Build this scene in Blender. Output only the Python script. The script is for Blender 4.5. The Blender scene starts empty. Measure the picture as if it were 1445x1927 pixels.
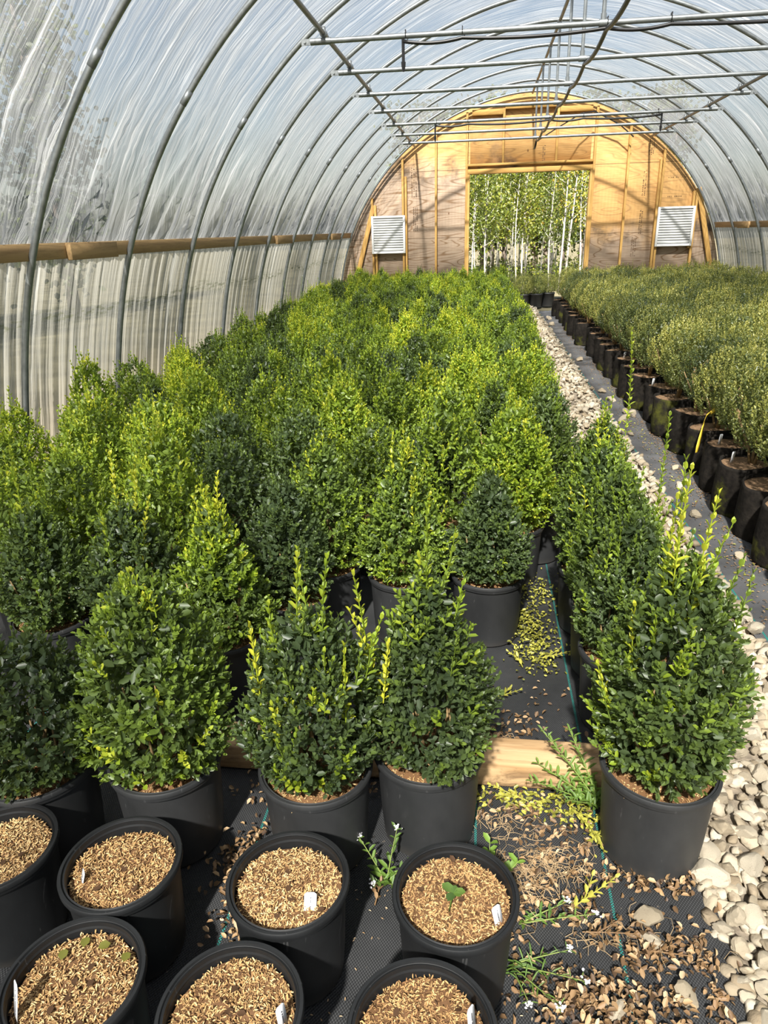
import bpy, math, random
import numpy as np
from mathutils import Vector, Matrix, Euler

PI = math.pi
rng = np.random.default_rng(7)
random.seed(7)
scene = bpy.context.scene
col = scene.collection

# ------------------------------------------------------------------ camera
CAM_H = 1.55
M = np.array([[0.9915943, -0.02087567, 0.12769082],
              [0.12633378, 0.36930998, -0.92067905],
              [-0.0279377, 0.92907177, 0.36884297]])
F_PX, CX, CY = 1330.0, 722.5, 963.5


def project(p):
    v = M.T @ (np.asarray(p, float) - np.array([0, 0, CAM_H]))
    if v[2] > -0.05:
        return None
    return CX + F_PX * v[0] / -v[2], CY - F_PX * v[1] / -v[2]


def in_frame(p, m=60):
    q = project(p)
    return q is not None and -m < q[0] < 1445 + m and -m < q[1] < 1927 + m


cam_data = bpy.data.cameras.new('camera')
cam_data.sensor_fit = 'VERTICAL'
cam_data.sensor_height = 24.0
cam_data.lens = F_PX / 1927.0 * 24.0
cam_data.clip_start = 0.02
cam_data.clip_end = 300
cam = bpy.data.objects.new('camera', cam_data)
m4 = Matrix(M.tolist()).to_4x4()
m4.translation = Vector((0, 0, CAM_H))
cam.matrix_world = m4
col.objects.link(cam)
scene.camera = cam

# ------------------------------------------------------------------ helpers


class MB:
    """Collects numpy geometry and builds one mesh."""

    def __init__(self):
        self.v, self.q, self.t, self.tone, self.n = [], [], [], [], 0
        self.uv = None

    def add(self, v, quads=None, tris=None, tone=0.5):
        v = np.asarray(v, float).reshape(-1, 3)
        if quads is not None and len(quads):
            self.q.append(np.asarray(quads, int).reshape(-1, 4) + self.n)
        if tris is not None and len(tris):
            self.t.append(np.asarray(tris, int).reshape(-1, 3) + self.n)
        self.v.append(v)
        t = np.empty(len(v))
        t[:] = tone
        self.tone.append(t)
        self.n += len(v)
        return self

    def mesh(self, name, smooth=False):
        me = bpy.data.meshes.new(name)
        v = np.concatenate(self.v)
        q = np.concatenate(self.q) if self.q else np.zeros((0, 4), int)
        t = np.concatenate(self.t) if self.t else np.zeros((0, 3), int)
        me.vertices.add(len(v))
        me.vertices.foreach_set('co', v.astype(np.float32).ravel())
        loops = np.concatenate([q.ravel(), t.ravel()]).astype(np.int32)
        me.loops.add(len(loops))
        me.loops.foreach_set('vertex_index', loops)
        nq, nt = len(q), len(t)
        me.polygons.add(nq + nt)
        starts = np.concatenate([np.arange(nq) * 4, nq * 4 + np.arange(nt) * 3]).astype(np.int32)
        me.polygons.foreach_set('loop_start', starts)
        if smooth:
            me.polygons.foreach_set('use_smooth', np.ones(nq + nt, bool))
        a = me.attributes.new('tone', 'FLOAT', 'POINT')
        a.data.foreach_set('value', np.concatenate(self.tone).astype(np.float32))
        if self.uv is not None:
            u = me.uv_layers.new(name='UVMap')
            uv = np.asarray(self.uv, np.float32)[loops]
            u.data.foreach_set('uv', uv.ravel())
        me.update(calc_edges=True)
        return me

    # shapes -----------------------------------------------------------
    def box(self, c, s, rot=None, tone=0.5):
        x, y, z = np.array(s) / 2
        v = np.array([[-x, -y, -z], [x, -y, -z], [x, y, -z], [-x, y, -z],
                      [-x, -y, z], [x, -y, z], [x, y, z], [-x, y, z]])
        if rot is not None:
            v = v @ np.array(rot).T
        q = [[0, 3, 2, 1], [4, 5, 6, 7], [0, 1, 5, 4], [1, 2, 6, 5], [2, 3, 7, 6], [3, 0, 4, 7]]
        return self.add(v + np.array(c), q, tone=tone)

    def bar(self, a, b, w, h, up=(0, 1, 0), tone=0.5):
        """A rectangular board from a to b, w across, h along `up`."""
        a, b = np.array(a, float), np.array(b, float)
        d = b - a
        L = np.linalg.norm(d)
        d /= L
        u = np.array(up, float)
        u -= d * d.dot(u)
        u /= np.linalg.norm(u)
        s = np.cross(d, u)
        R = np.stack([s, u, d], 1)
        return self.box((a + b) / 2, (w, h, L), R, tone)

    def tube(self, pts, r, n=10, caps=True, tone=0.5):
        P = np.array(pts, float)
        k = len(P)
        R = np.full(k, r, float) if np.isscalar(r) else np.array(r, float)
        T = np.gradient(P, axis=0)
        T /= np.linalg.norm(T, axis=1)[:, None] + 1e-12
        ref = np.array([0, 0, 1.0]) if abs(T[0][2]) < 0.9 else np.array([1.0, 0, 0])
        N = np.zeros_like(P)
        u = np.cross(T[0], ref)
        u /= np.linalg.norm(u)
        for i in range(k):
            u = u - T[i] * T[i].dot(u)
            u /= np.linalg.norm(u) + 1e-12
            N[i] = u
        B = np.cross(T, N)
        a = np.arange(n) / n * 2 * PI
        v = (P[:, None] + (N[:, None] * np.cos(a)[None, :, None] + B[:, None] * np.sin(a)[None, :, None]) * R[:, None, None]).reshape(-1, 3)
        i = np.arange(k - 1)[:, None] * n
        j = np.arange(n)[None]
        j2 = (j + 1) % n
        q = np.stack([i + j, i + j2, i + n + j2, i + n + j], -1).reshape(-1, 4)
        tr = None
        if caps:
            v = np.vstack([v, P[0], P[-1]])
            c0, c1 = k * n, k * n + 1
            jj = np.arange(n)
            tr = np.vstack([np.stack([np.full(n, c0), (jj + 1) % n, jj], 1),
                            np.stack([np.full(n, c1), (k - 1) * n + jj, (k - 1) * n + (jj + 1) % n], 1)])
        return self.add(v, q, tr, tone)

    def lathe(self, prof, n=48, close_bottom=False, wob=None, tone=0.5):
        """prof: list of (r, z); quads between rings."""
        k = len(prof)
        a = np.arange(n) / n * 2 * PI
        P = np.array(prof, float)
        rr = np.repeat(P[:, 0:1], n, 1)
        zz = np.repeat(P[:, 1:2], n, 1)
        if wob is not None:
            rr, zz = wob(rr, zz, a)
        v = np.stack([rr * np.cos(a), rr * np.sin(a), zz], -1).reshape(-1, 3)
        i = np.arange(k - 1)[:, None] * n
        j = np.arange(n)[None]
        j2 = (j + 1) % n
        q = np.stack([i + j, i + j2, i + n + j2, i + n + j], -1).reshape(-1, 4)
        tr = None
        if close_bottom:
            v = np.vstack([v, [0, 0, P[0, 1]]])
            jj = np.arange(n)
            tr = np.stack([np.full(n, k * n), (jj + 1) % n, jj], 1)
        return self.add(v, q, tr, tone)

    def grid(self, nx, ny, fn, tone=0.5):
        """fn(i/nx, j/ny) arrays -> (x,y,z) arrays."""
        a, b = np.meshgrid(np.arange(nx + 1) / nx, np.arange(ny + 1) / ny, indexing='ij')
        x, y, z = fn(a, b)
        v = np.stack([x, y, z], -1).reshape(-1, 3)
        i = np.arange(nx)[:, None] * (ny + 1)
        j = np.arange(ny)[None]
        q = np.stack([i + j, i + ny + 1 + j, i + ny + 2 + j, i + j + 1], -1).reshape(-1, 4)
        return self.add(v, q, tone=tone)

    # leaves -------------------------------------------------------------
    def leaves(self, P, D, U, L, tone, w=0.52, fold=0.10):
        """One folded oval leaf at each P, pointing along D, facing U, length L."""
        P, D, U = np.asarray(P, float), np.asarray(D, float), np.asarray(U, float)
        N = len(P)
        D = D / (np.linalg.norm(D, axis=1)[:, None] + 1e-9)
        S = np.cross(U, D)
        S /= np.linalg.norm(S, axis=1)[:, None] + 1e-9
        U2 = np.cross(D, S)
        T = np.array([[0, 0, 0], [.33, -w * .46, fold], [.74, -w * .43, fold * .9], [1, 0, -.03],
                      [.74, w * .43, fold * .9], [.33, w * .46, fold]])
        L = np.broadcast_to(np.asarray(L, float), (N,))
        v = P[:, None] + L[:, None, None] * (T[None, :, 0:1] * D[:, None] + T[None, :, 1:2] * S[:, None] + T[None, :, 2:3] * U2[:, None])
        b = np.arange(N)[:, None] * 6
        q = np.concatenate([b + np.array([[0, 1, 2, 3]]), b + np.array([[0, 3, 4, 5]])])
        tn = np.repeat(np.broadcast_to(np.asarray(tone, float), (N,)), 6)
        return self.add(v.reshape(-1, 3), q, tone=tn)


def obj(name, data, mat=None, parent=None, loc=None):
    me = data.mesh(name) if isinstance(data, MB) else data
    o = bpy.data.objects.new(name, me)
    if mat is not None and not me.materials:
        me.materials.append(mat)
    if parent is not None:
        o.parent = parent
    if loc is not None:
        o.location = loc
    col.objects.link(o)
    return o


def smooth(o):
    me = o.data
    me.polygons.foreach_set('use_smooth', np.ones(len(me.polygons), bool))
    return o


def smooth_auto(o, ang=35):
    smooth(o)
    me = o.data
    me.set_sharp_from_angle(angle=math.radians(ang))
    return o


def tag(o, label, cat, group=None):
    o['label'] = label
    o['category'] = cat
    if group:
        o['group'] = group
    return o


def thing(name, label, cat, loc=(0, 0, 0), rz=0.0, group=None):
    o = bpy.data.objects.new(name, None)
    o.empty_display_size = 0.1
    o.location = loc
    o.rotation_euler = (0, 0, rz)
    col.objects.link(o)
    return tag(o, label, cat, group)


def structure(o):
    o['kind'] = 'structure'
    return o


def stuff(o):
    o['kind'] = 'stuff'
    return o


def bevel(o, w=0.004, seg=1):
    m = o.modifiers.new('bevel', 'BEVEL')
    m.width = w
    m.segments = seg
    return o


# ------------------------------------------------------------------ materials
class NT:
    def __init__(self, name):
        self.m = bpy.data.materials.new(name)
        self.m.use_nodes = True
        self.t = self.m.node_tree
        self.t.nodes.clear()
        self.out = self.t.nodes.new('ShaderNodeOutputMaterial')

    def n(self, typ, **kw):
        nd = self.t.nodes.new('ShaderNode' + typ)
        ins = kw.pop('ins', {})
        for k, v in kw.items():
            setattr(nd, k, v)
        for k, v in ins.items():
            self.set(nd, k, v)
        return nd

    def set(self, nd, k, v):
        s = nd.inputs[k]
        if hasattr(v, 'bl_idname') and hasattr(v, 'outputs'):
            v = v.outputs[0]
        if isinstance(v, bpy.types.NodeSocket):
            self.t.links.new(v, s)
        else:
            s.default_value = v

    def math(self, op, a, b=0.0, c=None, clamp=False):
        nd = self.n('Math', operation=op, use_clamp=clamp)
        self.set(nd, 0, a)
        self.set(nd, 1, b)
        if c is not None:
            self.set(nd, 2, c)
        return nd.outputs[0]

    def ramp(self, fac, stops, interp='LINEAR'):
        nd = self.n('ValToRGB')
        self.set(nd, 'Fac', fac)
        r = nd.color_ramp
        r.interpolation = interp
        while len(r.elements) > 1:
            r.elements.remove(r.elements[-1])
        r.elements[0].position = stops[0][0]
        r.elements[0].color = (*stops[0][1], 1)
        for p, c in stops[1:]:
            e = r.elements.new(p)
            e.color = (*c, 1)
        return nd.outputs[0]

    def sstep(self, x, a, b):
        nd = self.n('MapRange', interpolation_type='SMOOTHSTEP', clamp=True)
        self.set(nd, 'Value', x)
        nd.inputs['From Min'].default_value = a
        nd.inputs['From Max'].default_value = b
        return nd.outputs[0]

    def noise(self, vec, scale, detail=3.0, rough=0.55, dist=0.0):
        nd = self.n('TexNoise')
        if vec is not None:
            self.set(nd, 'Vector', vec)
        nd.inputs['Scale'].default_value = scale
        nd.inputs['Detail'].default_value = detail
        nd.inputs['Roughness'].default_value = rough
        nd.inputs['Distortion'].default_value = dist
        return nd.outputs['Fac']

    def mapping(self, vec, scale=(1, 1, 1), loc=(0, 0, 0), rot=(0, 0, 0)):
        nd = self.n('Mapping')
        self.set(nd, 'Vector', vec)
        nd.inputs['Scale'].default_value = scale
        nd.inputs['Location'].default_value = loc
        nd.inputs['Rotation'].default_value = rot
        return nd.outputs[0]

    def mix(self, fac, a, b, blend='MIX'):
        nd = self.n('MixRGB', blend_type=blend)
        self.set(nd, 'Fac', fac)
        self.set(nd, 'Color1', a if not isinstance(a, tuple) else (*a, 1))
        self.set(nd, 'Color2', b if not isinstance(b, tuple) else (*b, 1))
        return nd.outputs[0]

    def bump(self, h, strength=0.3, dist=0.01):
        nd = self.n('Bump')
        self.set(nd, 'Height', h)
        nd.inputs['Strength'].default_value = strength
        nd.inputs['Distance'].default_value = dist
        return nd.outputs[0]

    def principled(self, color, rough=0.5, metal=0.0, spec=0.5, normal=None):
        nd = self.n('BsdfPrincipled')
        self.set(nd, 'Base Color', color if not isinstance(color, tuple) else (*color, 1))
        self.set(nd, 'Roughness', rough)
        self.set(nd, 'Metallic', metal)
        self.set(nd, 'Specular IOR Level', spec)
        if normal is not None:
            self.set(nd, 'Normal', normal)
        return nd.outputs[0]

    def done(self, shader):
        self.t.links.new(shader, self.out.inputs['Surface'])
        return self.m

    def obj_co(self):
        return self.n('TexCoord').outputs['Object']

    def tone(self):
        return self.n('Attribute', attribute_name='tone').outputs['Fac']

    def rand(self):
        return self.n('ObjectInfo').outputs['Random']


def leaf_material(name, stops, rough=0.44, trans=0.32, shift=0.25):
    b = NT(name)
    t = b.tone()
    r = b.rand()
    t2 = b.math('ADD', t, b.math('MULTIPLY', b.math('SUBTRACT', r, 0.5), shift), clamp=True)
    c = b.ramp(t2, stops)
    hs = b.n('HueSaturation')
    b.set(hs, 'Color', c)
    b.set(hs, 'Value', b.math('ADD', 0.88, b.math('MULTIPLY', r, 0.24)))
    c = hs.outputs[0]
    p = b.principled(c, rough, spec=0.6)
    tr = b.n('BsdfTranslucent')
    b.set(tr, 'Color', b.mix(0.4, c, (0.38, 0.48, 0.06)))
    mx = b.n('MixShader')
    mx.inputs[0].default_value = trans
    b.t.links.new(p, mx.inputs[1])
    b.t.links.new(tr.outputs[0], mx.inputs[2])
    return b.done(mx.outputs[0])


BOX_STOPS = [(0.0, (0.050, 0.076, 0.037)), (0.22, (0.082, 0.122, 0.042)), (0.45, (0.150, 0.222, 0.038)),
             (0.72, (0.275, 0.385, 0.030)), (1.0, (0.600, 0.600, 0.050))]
MAT = {}
MAT['leaf'] = leaf_material('boxwood_leaf', BOX_STOPS)
MAT['leaf_olive'] = leaf_material('olive_leaf', [(0.0, (0.045, 0.065, 0.034)), (0.25, (0.105, 0.135, 0.050)),
                                                 (0.5, (0.235, 0.255, 0.070)), (0.75, (0.42, 0.40, 0.095)), (1.0, (0.62, 0.58, 0.24))], rough=0.4)
MAT['tree_leaf'] = leaf_material('birch_leaf', [(0.0, (0.022, 0.038, 0.008)), (0.4, (0.085, 0.115, 0.014)),
                                                (0.75, (0.27, 0.265, 0.026)), (1.0, (0.34, 0.13, 0.035))], rough=0.5, trans=0.4)
MAT['weed'] = leaf_material('weed_leaf', [(0.0, (0.06, 0.13, 0.03)), (1.0, (0.20, 0.33, 0.05))], rough=0.5)
MAT['dead'] = leaf_material('dead_leaf', [(0.0, (0.055, 0.030, 0.016)), (0.5, (0.25, 0.145, 0.065)),
                                          (0.85, (0.50, 0.33, 0.17)), (1.0, (0.62, 0.48, 0.32))], rough=0.6, trans=0.08, shift=0.0)
MAT['clipping'] = leaf_material('clipping_leaf', [(0.0, (0.10, 0.10, 0.02)), (0.5, (0.33, 0.33, 0.05)),
                                                  (1.0, (0.60, 0.56, 0.10))], rough=0.45, trans=0.2, shift=0.0)


def simple(name, color, rough=0.5, metal=0.0, spec=0.5, var=0.0, scale=8.0, bumpy=0.0, stretch=(1, 1, 1)):
    b = NT(name)
    co = b.mapping(b.obj_co(), stretch)
    c = color
    nrm = None
    if var:
        n = b.noise(co, scale, 4, 0.6)
        lo = tuple(x * (1 - var) for x in color)
        hi = tuple(min(1, x * (1 + var)) for x in color)
        c = b.ramp(n, [(0.3, lo), (0.7, hi)])
    if bumpy:
        nrm = b.bump(b.noise(co, scale * 3, 3), bumpy, 0.004)
    return b.done(b.principled(c, rough, metal, spec, nrm))


MAT['steel'] = simple('galvanized_steel', (0.27, 0.29, 0.295), 0.45, 0.7, 0.5, 0.2, 20)
MAT['steel_dark'] = simple('weathered_steel', (0.20, 0.20, 0.185), 0.5, 0.7, 0.5, 0.2, 14)
MAT['hose'] = simple('black_hose', (0.012, 0.012, 0.013), 0.38)
MAT['white_metal'] = simple('white_painted_metal', (0.80, 0.81, 0.80), 0.35)
MAT['tag'] = simple('white_tag_plastic', (0.82, 0.84, 0.86), 0.4)
MAT['ink'] = simple('ink', (0.05, 0.05, 0.06), 0.6)
MAT['stamp'] = simple('stamp_ink', (0.13, 0.085, 0.055), 0.8, 0, 0.2)
MAT['bark'] = simple('boxwood_bark', (0.28, 0.19, 0.09), 0.8, 0, 0.3, 0.3, 40)
MAT['white_bark'] = simple('birch_bark', (0.31, 0.295, 0.26), 0.8, 0, 0.2, 0.5, 9, 0, (1, 1, 3))
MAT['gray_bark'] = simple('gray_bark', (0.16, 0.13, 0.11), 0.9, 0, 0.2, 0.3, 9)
MAT['ribbon'] = simple('yellow_ribbon', (0.75, 0.52, 0.05), 0.4)
MAT['petal'] = simple('white_petal', (0.85, 0.82, 0.85), 0.6)
MAT['straw'] = simple('dry_straw', (0.42, 0.30, 0.17), 0.8, 0, 0.2, 0.3, 10)
MAT['stem'] = simple('green_stem', (0.20, 0.26, 0.06), 0.6)


def mat_pot(name, base, lo):
    b = NT(name)
    co = b.obj_co()
    n = b.noise(b.mapping(co, (1, 1, 0.6)), 9, 5, 0.65)
    sc = b.noise(b.mapping(co, (14, 14, 3), rot=(0.5, 0.2, 0.3)), 3, 2, 0.5, 1.5)
    scr = b.math('MULTIPLY', b.sstep(sc, 0.70, 0.76), 0.3)
    c = b.ramp(n, [(0.3, lo), (0.7, base)])
    c = b.mix(scr, c, (0.12, 0.12, 0.12))
    z = b.n('SeparateXYZ', ins={0: co}).outputs[2]
    dust = b.math('MULTIPLY', b.sstep(b.math('ADD', z, b.math('MULTIPLY', n, 0.06)), 0.075, 0.02), 0.35)
    c = b.mix(dust, c, (0.075, 0.066, 0.055))
    rough = b.math('ADD', 0.42, b.math('MULTIPLY', n, 0.2))
    return b.done(b.principled(c, rough, spec=0.45, normal=b.bump(b.noise(co, 60, 2), 0.08, 0.003)))


MAT['pot'] = mat_pot('black_plastic', (0.033, 0.034, 0.035), (0.020, 0.021, 0.022))
MAT['pot_new'] = mat_pot('glossy_black_plastic', (0.012, 0.013, 0.014), (0.008, 0.0085, 0.009))


def mat_tone(name, stops, rough=0.8, trans=0.0):
    b = NT(name)
    c = b.ramp(b.tone(), stops)
    return b.done(b.principled(c, rough, spec=0.25))


MAT['hulls'] = mat_tone('rice_hulls', [(0.0, (0.05, 0.026, 0.013)), (0.3, (0.22, 0.115, 0.05)), (0.65, (0.50, 0.31, 0.13)), (1.0, (0.78, 0.60, 0.32))])
MAT['soil'] = simple('hull_mulch', (0.26, 0.155, 0.07), 0.9, 0, 0.2, 0.6, 60, 0.8)
MAT['bag_soil'] = simple('brown_potting_soil', (0.20, 0.125, 0.07), 0.95, 0, 0.2, 0.5, 45, 0.8)


def mat_bag():
    b = NT('bag_fabric')
    co = b.obj_co()
    r = b.rand()
    off = b.n('CombineXYZ', ins={0: b.math('MULTIPLY', r, 40.0)})
    v = b.n('VectorMath', operation='ADD', ins={0: co, 1: off})
    n = b.noise(v, 5, 4, 0.6)
    z = b.n('SeparateXYZ', ins={0: co}).outputs[2]
    low = b.sstep(z, 0.32, 0.0)
    moss = b.sstep(b.math('ADD', n, b.math('MULTIPLY', b.math('ADD', low, b.math('MULTIPLY', r, 1.4)), 0.14)), 0.74, 0.92)
    c = b.ramp(b.noise(v, 30, 3), [(0.3, (0.010, 0.009, 0.008)), (0.75, (0.026, 0.022, 0.018))])
    c = b.mix(b.math('MULTIPLY', moss, 0.8), c, (0.10, 0.105, 0.016))
    return b.done(b.principled(c, 0.95, spec=0.1, normal=b.bump(b.noise(v, 90, 3), 0.5, 0.004)))


MAT['bag'] = mat_bag()


def mat_cloth(name, lo, hi, lines, dash=True):
    b = NT(name)
    co = b.obj_co()
    s = b.n('SeparateXYZ', ins={0: co})
    x, y = s.outputs[0], s.outputs[1]
    n = b.noise(co, 3.5, 5, 0.65)
    c = b.ramp(n, [(0.3, lo), (0.72, hi)])
    # woven texture
    wx = b.math('SINE', b.math('MULTIPLY', x, 900.0))
    wy = b.math('SINE', b.math('MULTIPLY', y, 700.0))
    w = b.math('MULTIPLY', wx, wy)
    c = b.mix(b.math('MULTIPLY', b.sstep(w, -0.2, 0.9), 0.3), c, tuple(h * 2.0 for h in hi))
    # dusty specks
    sp = b.sstep(b.noise(co, 70, 2, 0.5), 0.70, 0.76)
    c = b.mix(b.math('MULTIPLY', sp, 0.35), c, (0.22, 0.18, 0.13))
    for lx in lines:
        d = b.math('ABSOLUTE', b.math('SUBTRACT', x, lx))
        m = b.math('LESS_THAN', d, 0.0035)
        if dash:
            dsh = b.math('GREATER_THAN', b.math('SINE', b.math('ADD', b.math('MULTIPLY', y, 900.0), b.math('MULTIPLY', b.math('GREATER_THAN', x, lx), PI))), -0.1)
            m = b.math('MULTIPLY', m, dsh)
        c = b.mix(m, c, (0.02, 0.22, 0.19))
    h = b.math('ADD', b.math('MULTIPLY', w, 0.15), b.noise(b.mapping(co, (6, 1.2, 1)), 3, 4))
    return b.done(b.principled(c, 0.62, spec=0.35, normal=b.bump(h, 0.5, 0.012)))


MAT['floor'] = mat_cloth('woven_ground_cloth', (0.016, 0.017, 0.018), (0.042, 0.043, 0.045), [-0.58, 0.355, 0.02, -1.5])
MAT['floor_path'] = mat_cloth('sunny_ground_cloth', (0.050, 0.051, 0.053), (0.135, 0.135, 0.138), [1.162, 2.1], False)  # lighter copy of the ground cloth, sunlight put into its base colour


def mat_stone():
    b = NT('limestone')
    co = b.obj_co()
    n = b.noise(co, 18, 5, 0.65)
    t = b.tone()
    c1 = b.ramp(t, [(0.0, (0.30, 0.235, 0.155)), (0.35, (0.48, 0.405, 0.29)), (1.0, (0.61, 0.545, 0.43))])
    c = b.mix(b.sstep(n, 0.54, 0.74), c1, (0.24, 0.19, 0.13))
    r = b.rand()
    hs = b.n('HueSaturation')
    b.set(hs, 'Color', c)
    b.set(hs, 'Value', b.math('ADD', 0.78, b.math('MULTIPLY', r, 0.34)))
    return b.done(b.principled(hs.outputs[0], 0.9, spec=0.2, normal=b.bump(b.noise(co, 60, 4), 0.6, 0.006)))


MAT['stone'] = mat_stone()
MAT['gravel_bed'] = simple('gravel_dust', (0.24, 0.20, 0.15), 0.95, 0, 0.2, 0.5, 30, 0.6)
MAT['outside'] = simple('outside_ground', (0.13, 0.115, 0.07), 0.95, 0, 0.2, 0.45, 1.2)


def mat_lumber(name, lo, hi, axis, dirty=False):
    b = NT(name)
    st = [14, 14, 14]
    st['xyz'.index(axis)] = 0.9
    co = b.obj_co()
    n = b.noise(b.mapping(co, tuple(st)), 2.0, 4, 0.6, 0.6)
    big = b.noise(co, 1.3, 2)
    f = b.math('ADD', b.math('MULTIPLY', n, 0.75), b.math('MULTIPLY', big, 0.25))
    rings = b.math('ABSOLUTE', b.math('SINE', b.math('MULTIPLY', n, 26.0)))
    c = b.ramp(f, [(0.35, lo), (0.65, hi)])
    c = b.mix(b.math('MULTIPLY', b.sstep(rings, 0.35, 0.0), 0.3), c, tuple(x * 0.45 for x in lo))
    if dirty:
        dn = b.noise(b.mapping(co, (4, 9, 9)), 1.6, 6, 0.65, 0.8)
        c = b.mix(b.math('MULTIPLY', b.sstep(dn, 0.50, 0.64), 0.7), c, (0.13, 0.075, 0.04))
    return b.done(b.principled(c, 0.75, spec=0.25, normal=b.bump(n, 0.15, 0.004)))


MAT['stud'] = mat_lumber('treated_stud', (0.36, 0.20, 0.055), (0.60, 0.37, 0.12), 'z')
MAT['stud_x'] = mat_lumber('treated_header', (0.38, 0.21, 0.06), (0.62, 0.38, 0.12), 'x')
MAT['hip'] = mat_lumber('hip_board', (0.25, 0.16, 0.075), (0.42, 0.28, 0.13), 'y')
MAT['timber'] = mat_lumber('sawn_timber', (0.40, 0.24, 0.11), (0.68, 0.47, 0.26), 'x', True)


def mat_ply():
    b = NT('plywood')
    co = b.obj_co()
    s = b.n('SeparateXYZ', ins={0: co})
    x, z = s.outputs[0], s.outputs[2]
    # rotary cut grain: contour lines of a smooth stretched field
    sheet = b.n('CombineXYZ', ins={0: b.math('MULTIPLY', x, 0.42), 1: b.math('FLOOR', b.math('DIVIDE', b.math('SUBTRACT', z, 0.14), 1.22)), 2: b.math('MULTIPLY', z, 2.3)})
    n = b.noise(sheet, 1.6, 1.2, 0.45, 0.25)
    rg = b.math('ABSOLUTE', b.math('SINE', b.math('MULTIPLY', n, 44.0)))
    line = b.sstep(rg, 0.50, 0.02)
    fine = b.noise(b.mapping(co, (2, 1, 40)), 3, 3)
    warm = b.ramp(fine, [(0.3, (0.50, 0.28, 0.10)), (0.7, (0.63, 0.385, 0.155))])
    gray = b.ramp(fine, [(0.3, (0.36, 0.265, 0.19)), (0.7, (0.50, 0.385, 0.285))])
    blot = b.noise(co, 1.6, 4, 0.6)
    # weathering plus painted film shade: whole lower left, low strip on the right
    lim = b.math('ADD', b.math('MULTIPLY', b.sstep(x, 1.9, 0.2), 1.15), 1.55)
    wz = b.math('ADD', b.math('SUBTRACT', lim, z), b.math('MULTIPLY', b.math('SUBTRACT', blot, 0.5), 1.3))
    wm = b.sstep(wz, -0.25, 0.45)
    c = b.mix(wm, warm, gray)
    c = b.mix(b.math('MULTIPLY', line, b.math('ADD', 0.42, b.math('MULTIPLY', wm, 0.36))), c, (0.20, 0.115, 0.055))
    # dark mildew band at the edge of the grayed area
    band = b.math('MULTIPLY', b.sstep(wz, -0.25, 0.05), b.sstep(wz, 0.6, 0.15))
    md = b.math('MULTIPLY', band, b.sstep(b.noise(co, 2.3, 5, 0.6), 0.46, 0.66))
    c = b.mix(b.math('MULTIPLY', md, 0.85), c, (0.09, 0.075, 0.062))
    # knots
    vo = b.n('TexVoronoi', feature='F1')
    b.set(vo, 'Vector', b.mapping(co, (1, 0.01, 0.75)))
    vo.inputs['Scale'].default_value = 2.6
    kn = b.sstep(vo.outputs['Distance'], 0.055, 0.03)
    c = b.mix(b.math('MULTIPLY', kn, 0.75), c, (0.15, 0.07, 0.03))
    # joints between sheets
    for jz in (1.40, 2.58):
        d = b.math('ABSOLUTE', b.math('SUBTRACT', z, jz))
        c = b.mix(b.math('MULTIPLY', b.math('LESS_THAN', d, 0.006), 0.75), c, (0.10, 0.06, 0.03))
    return b.done(b.principled(c, 0.75, spec=0.2))


MAT['ply'] = mat_ply()


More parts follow.
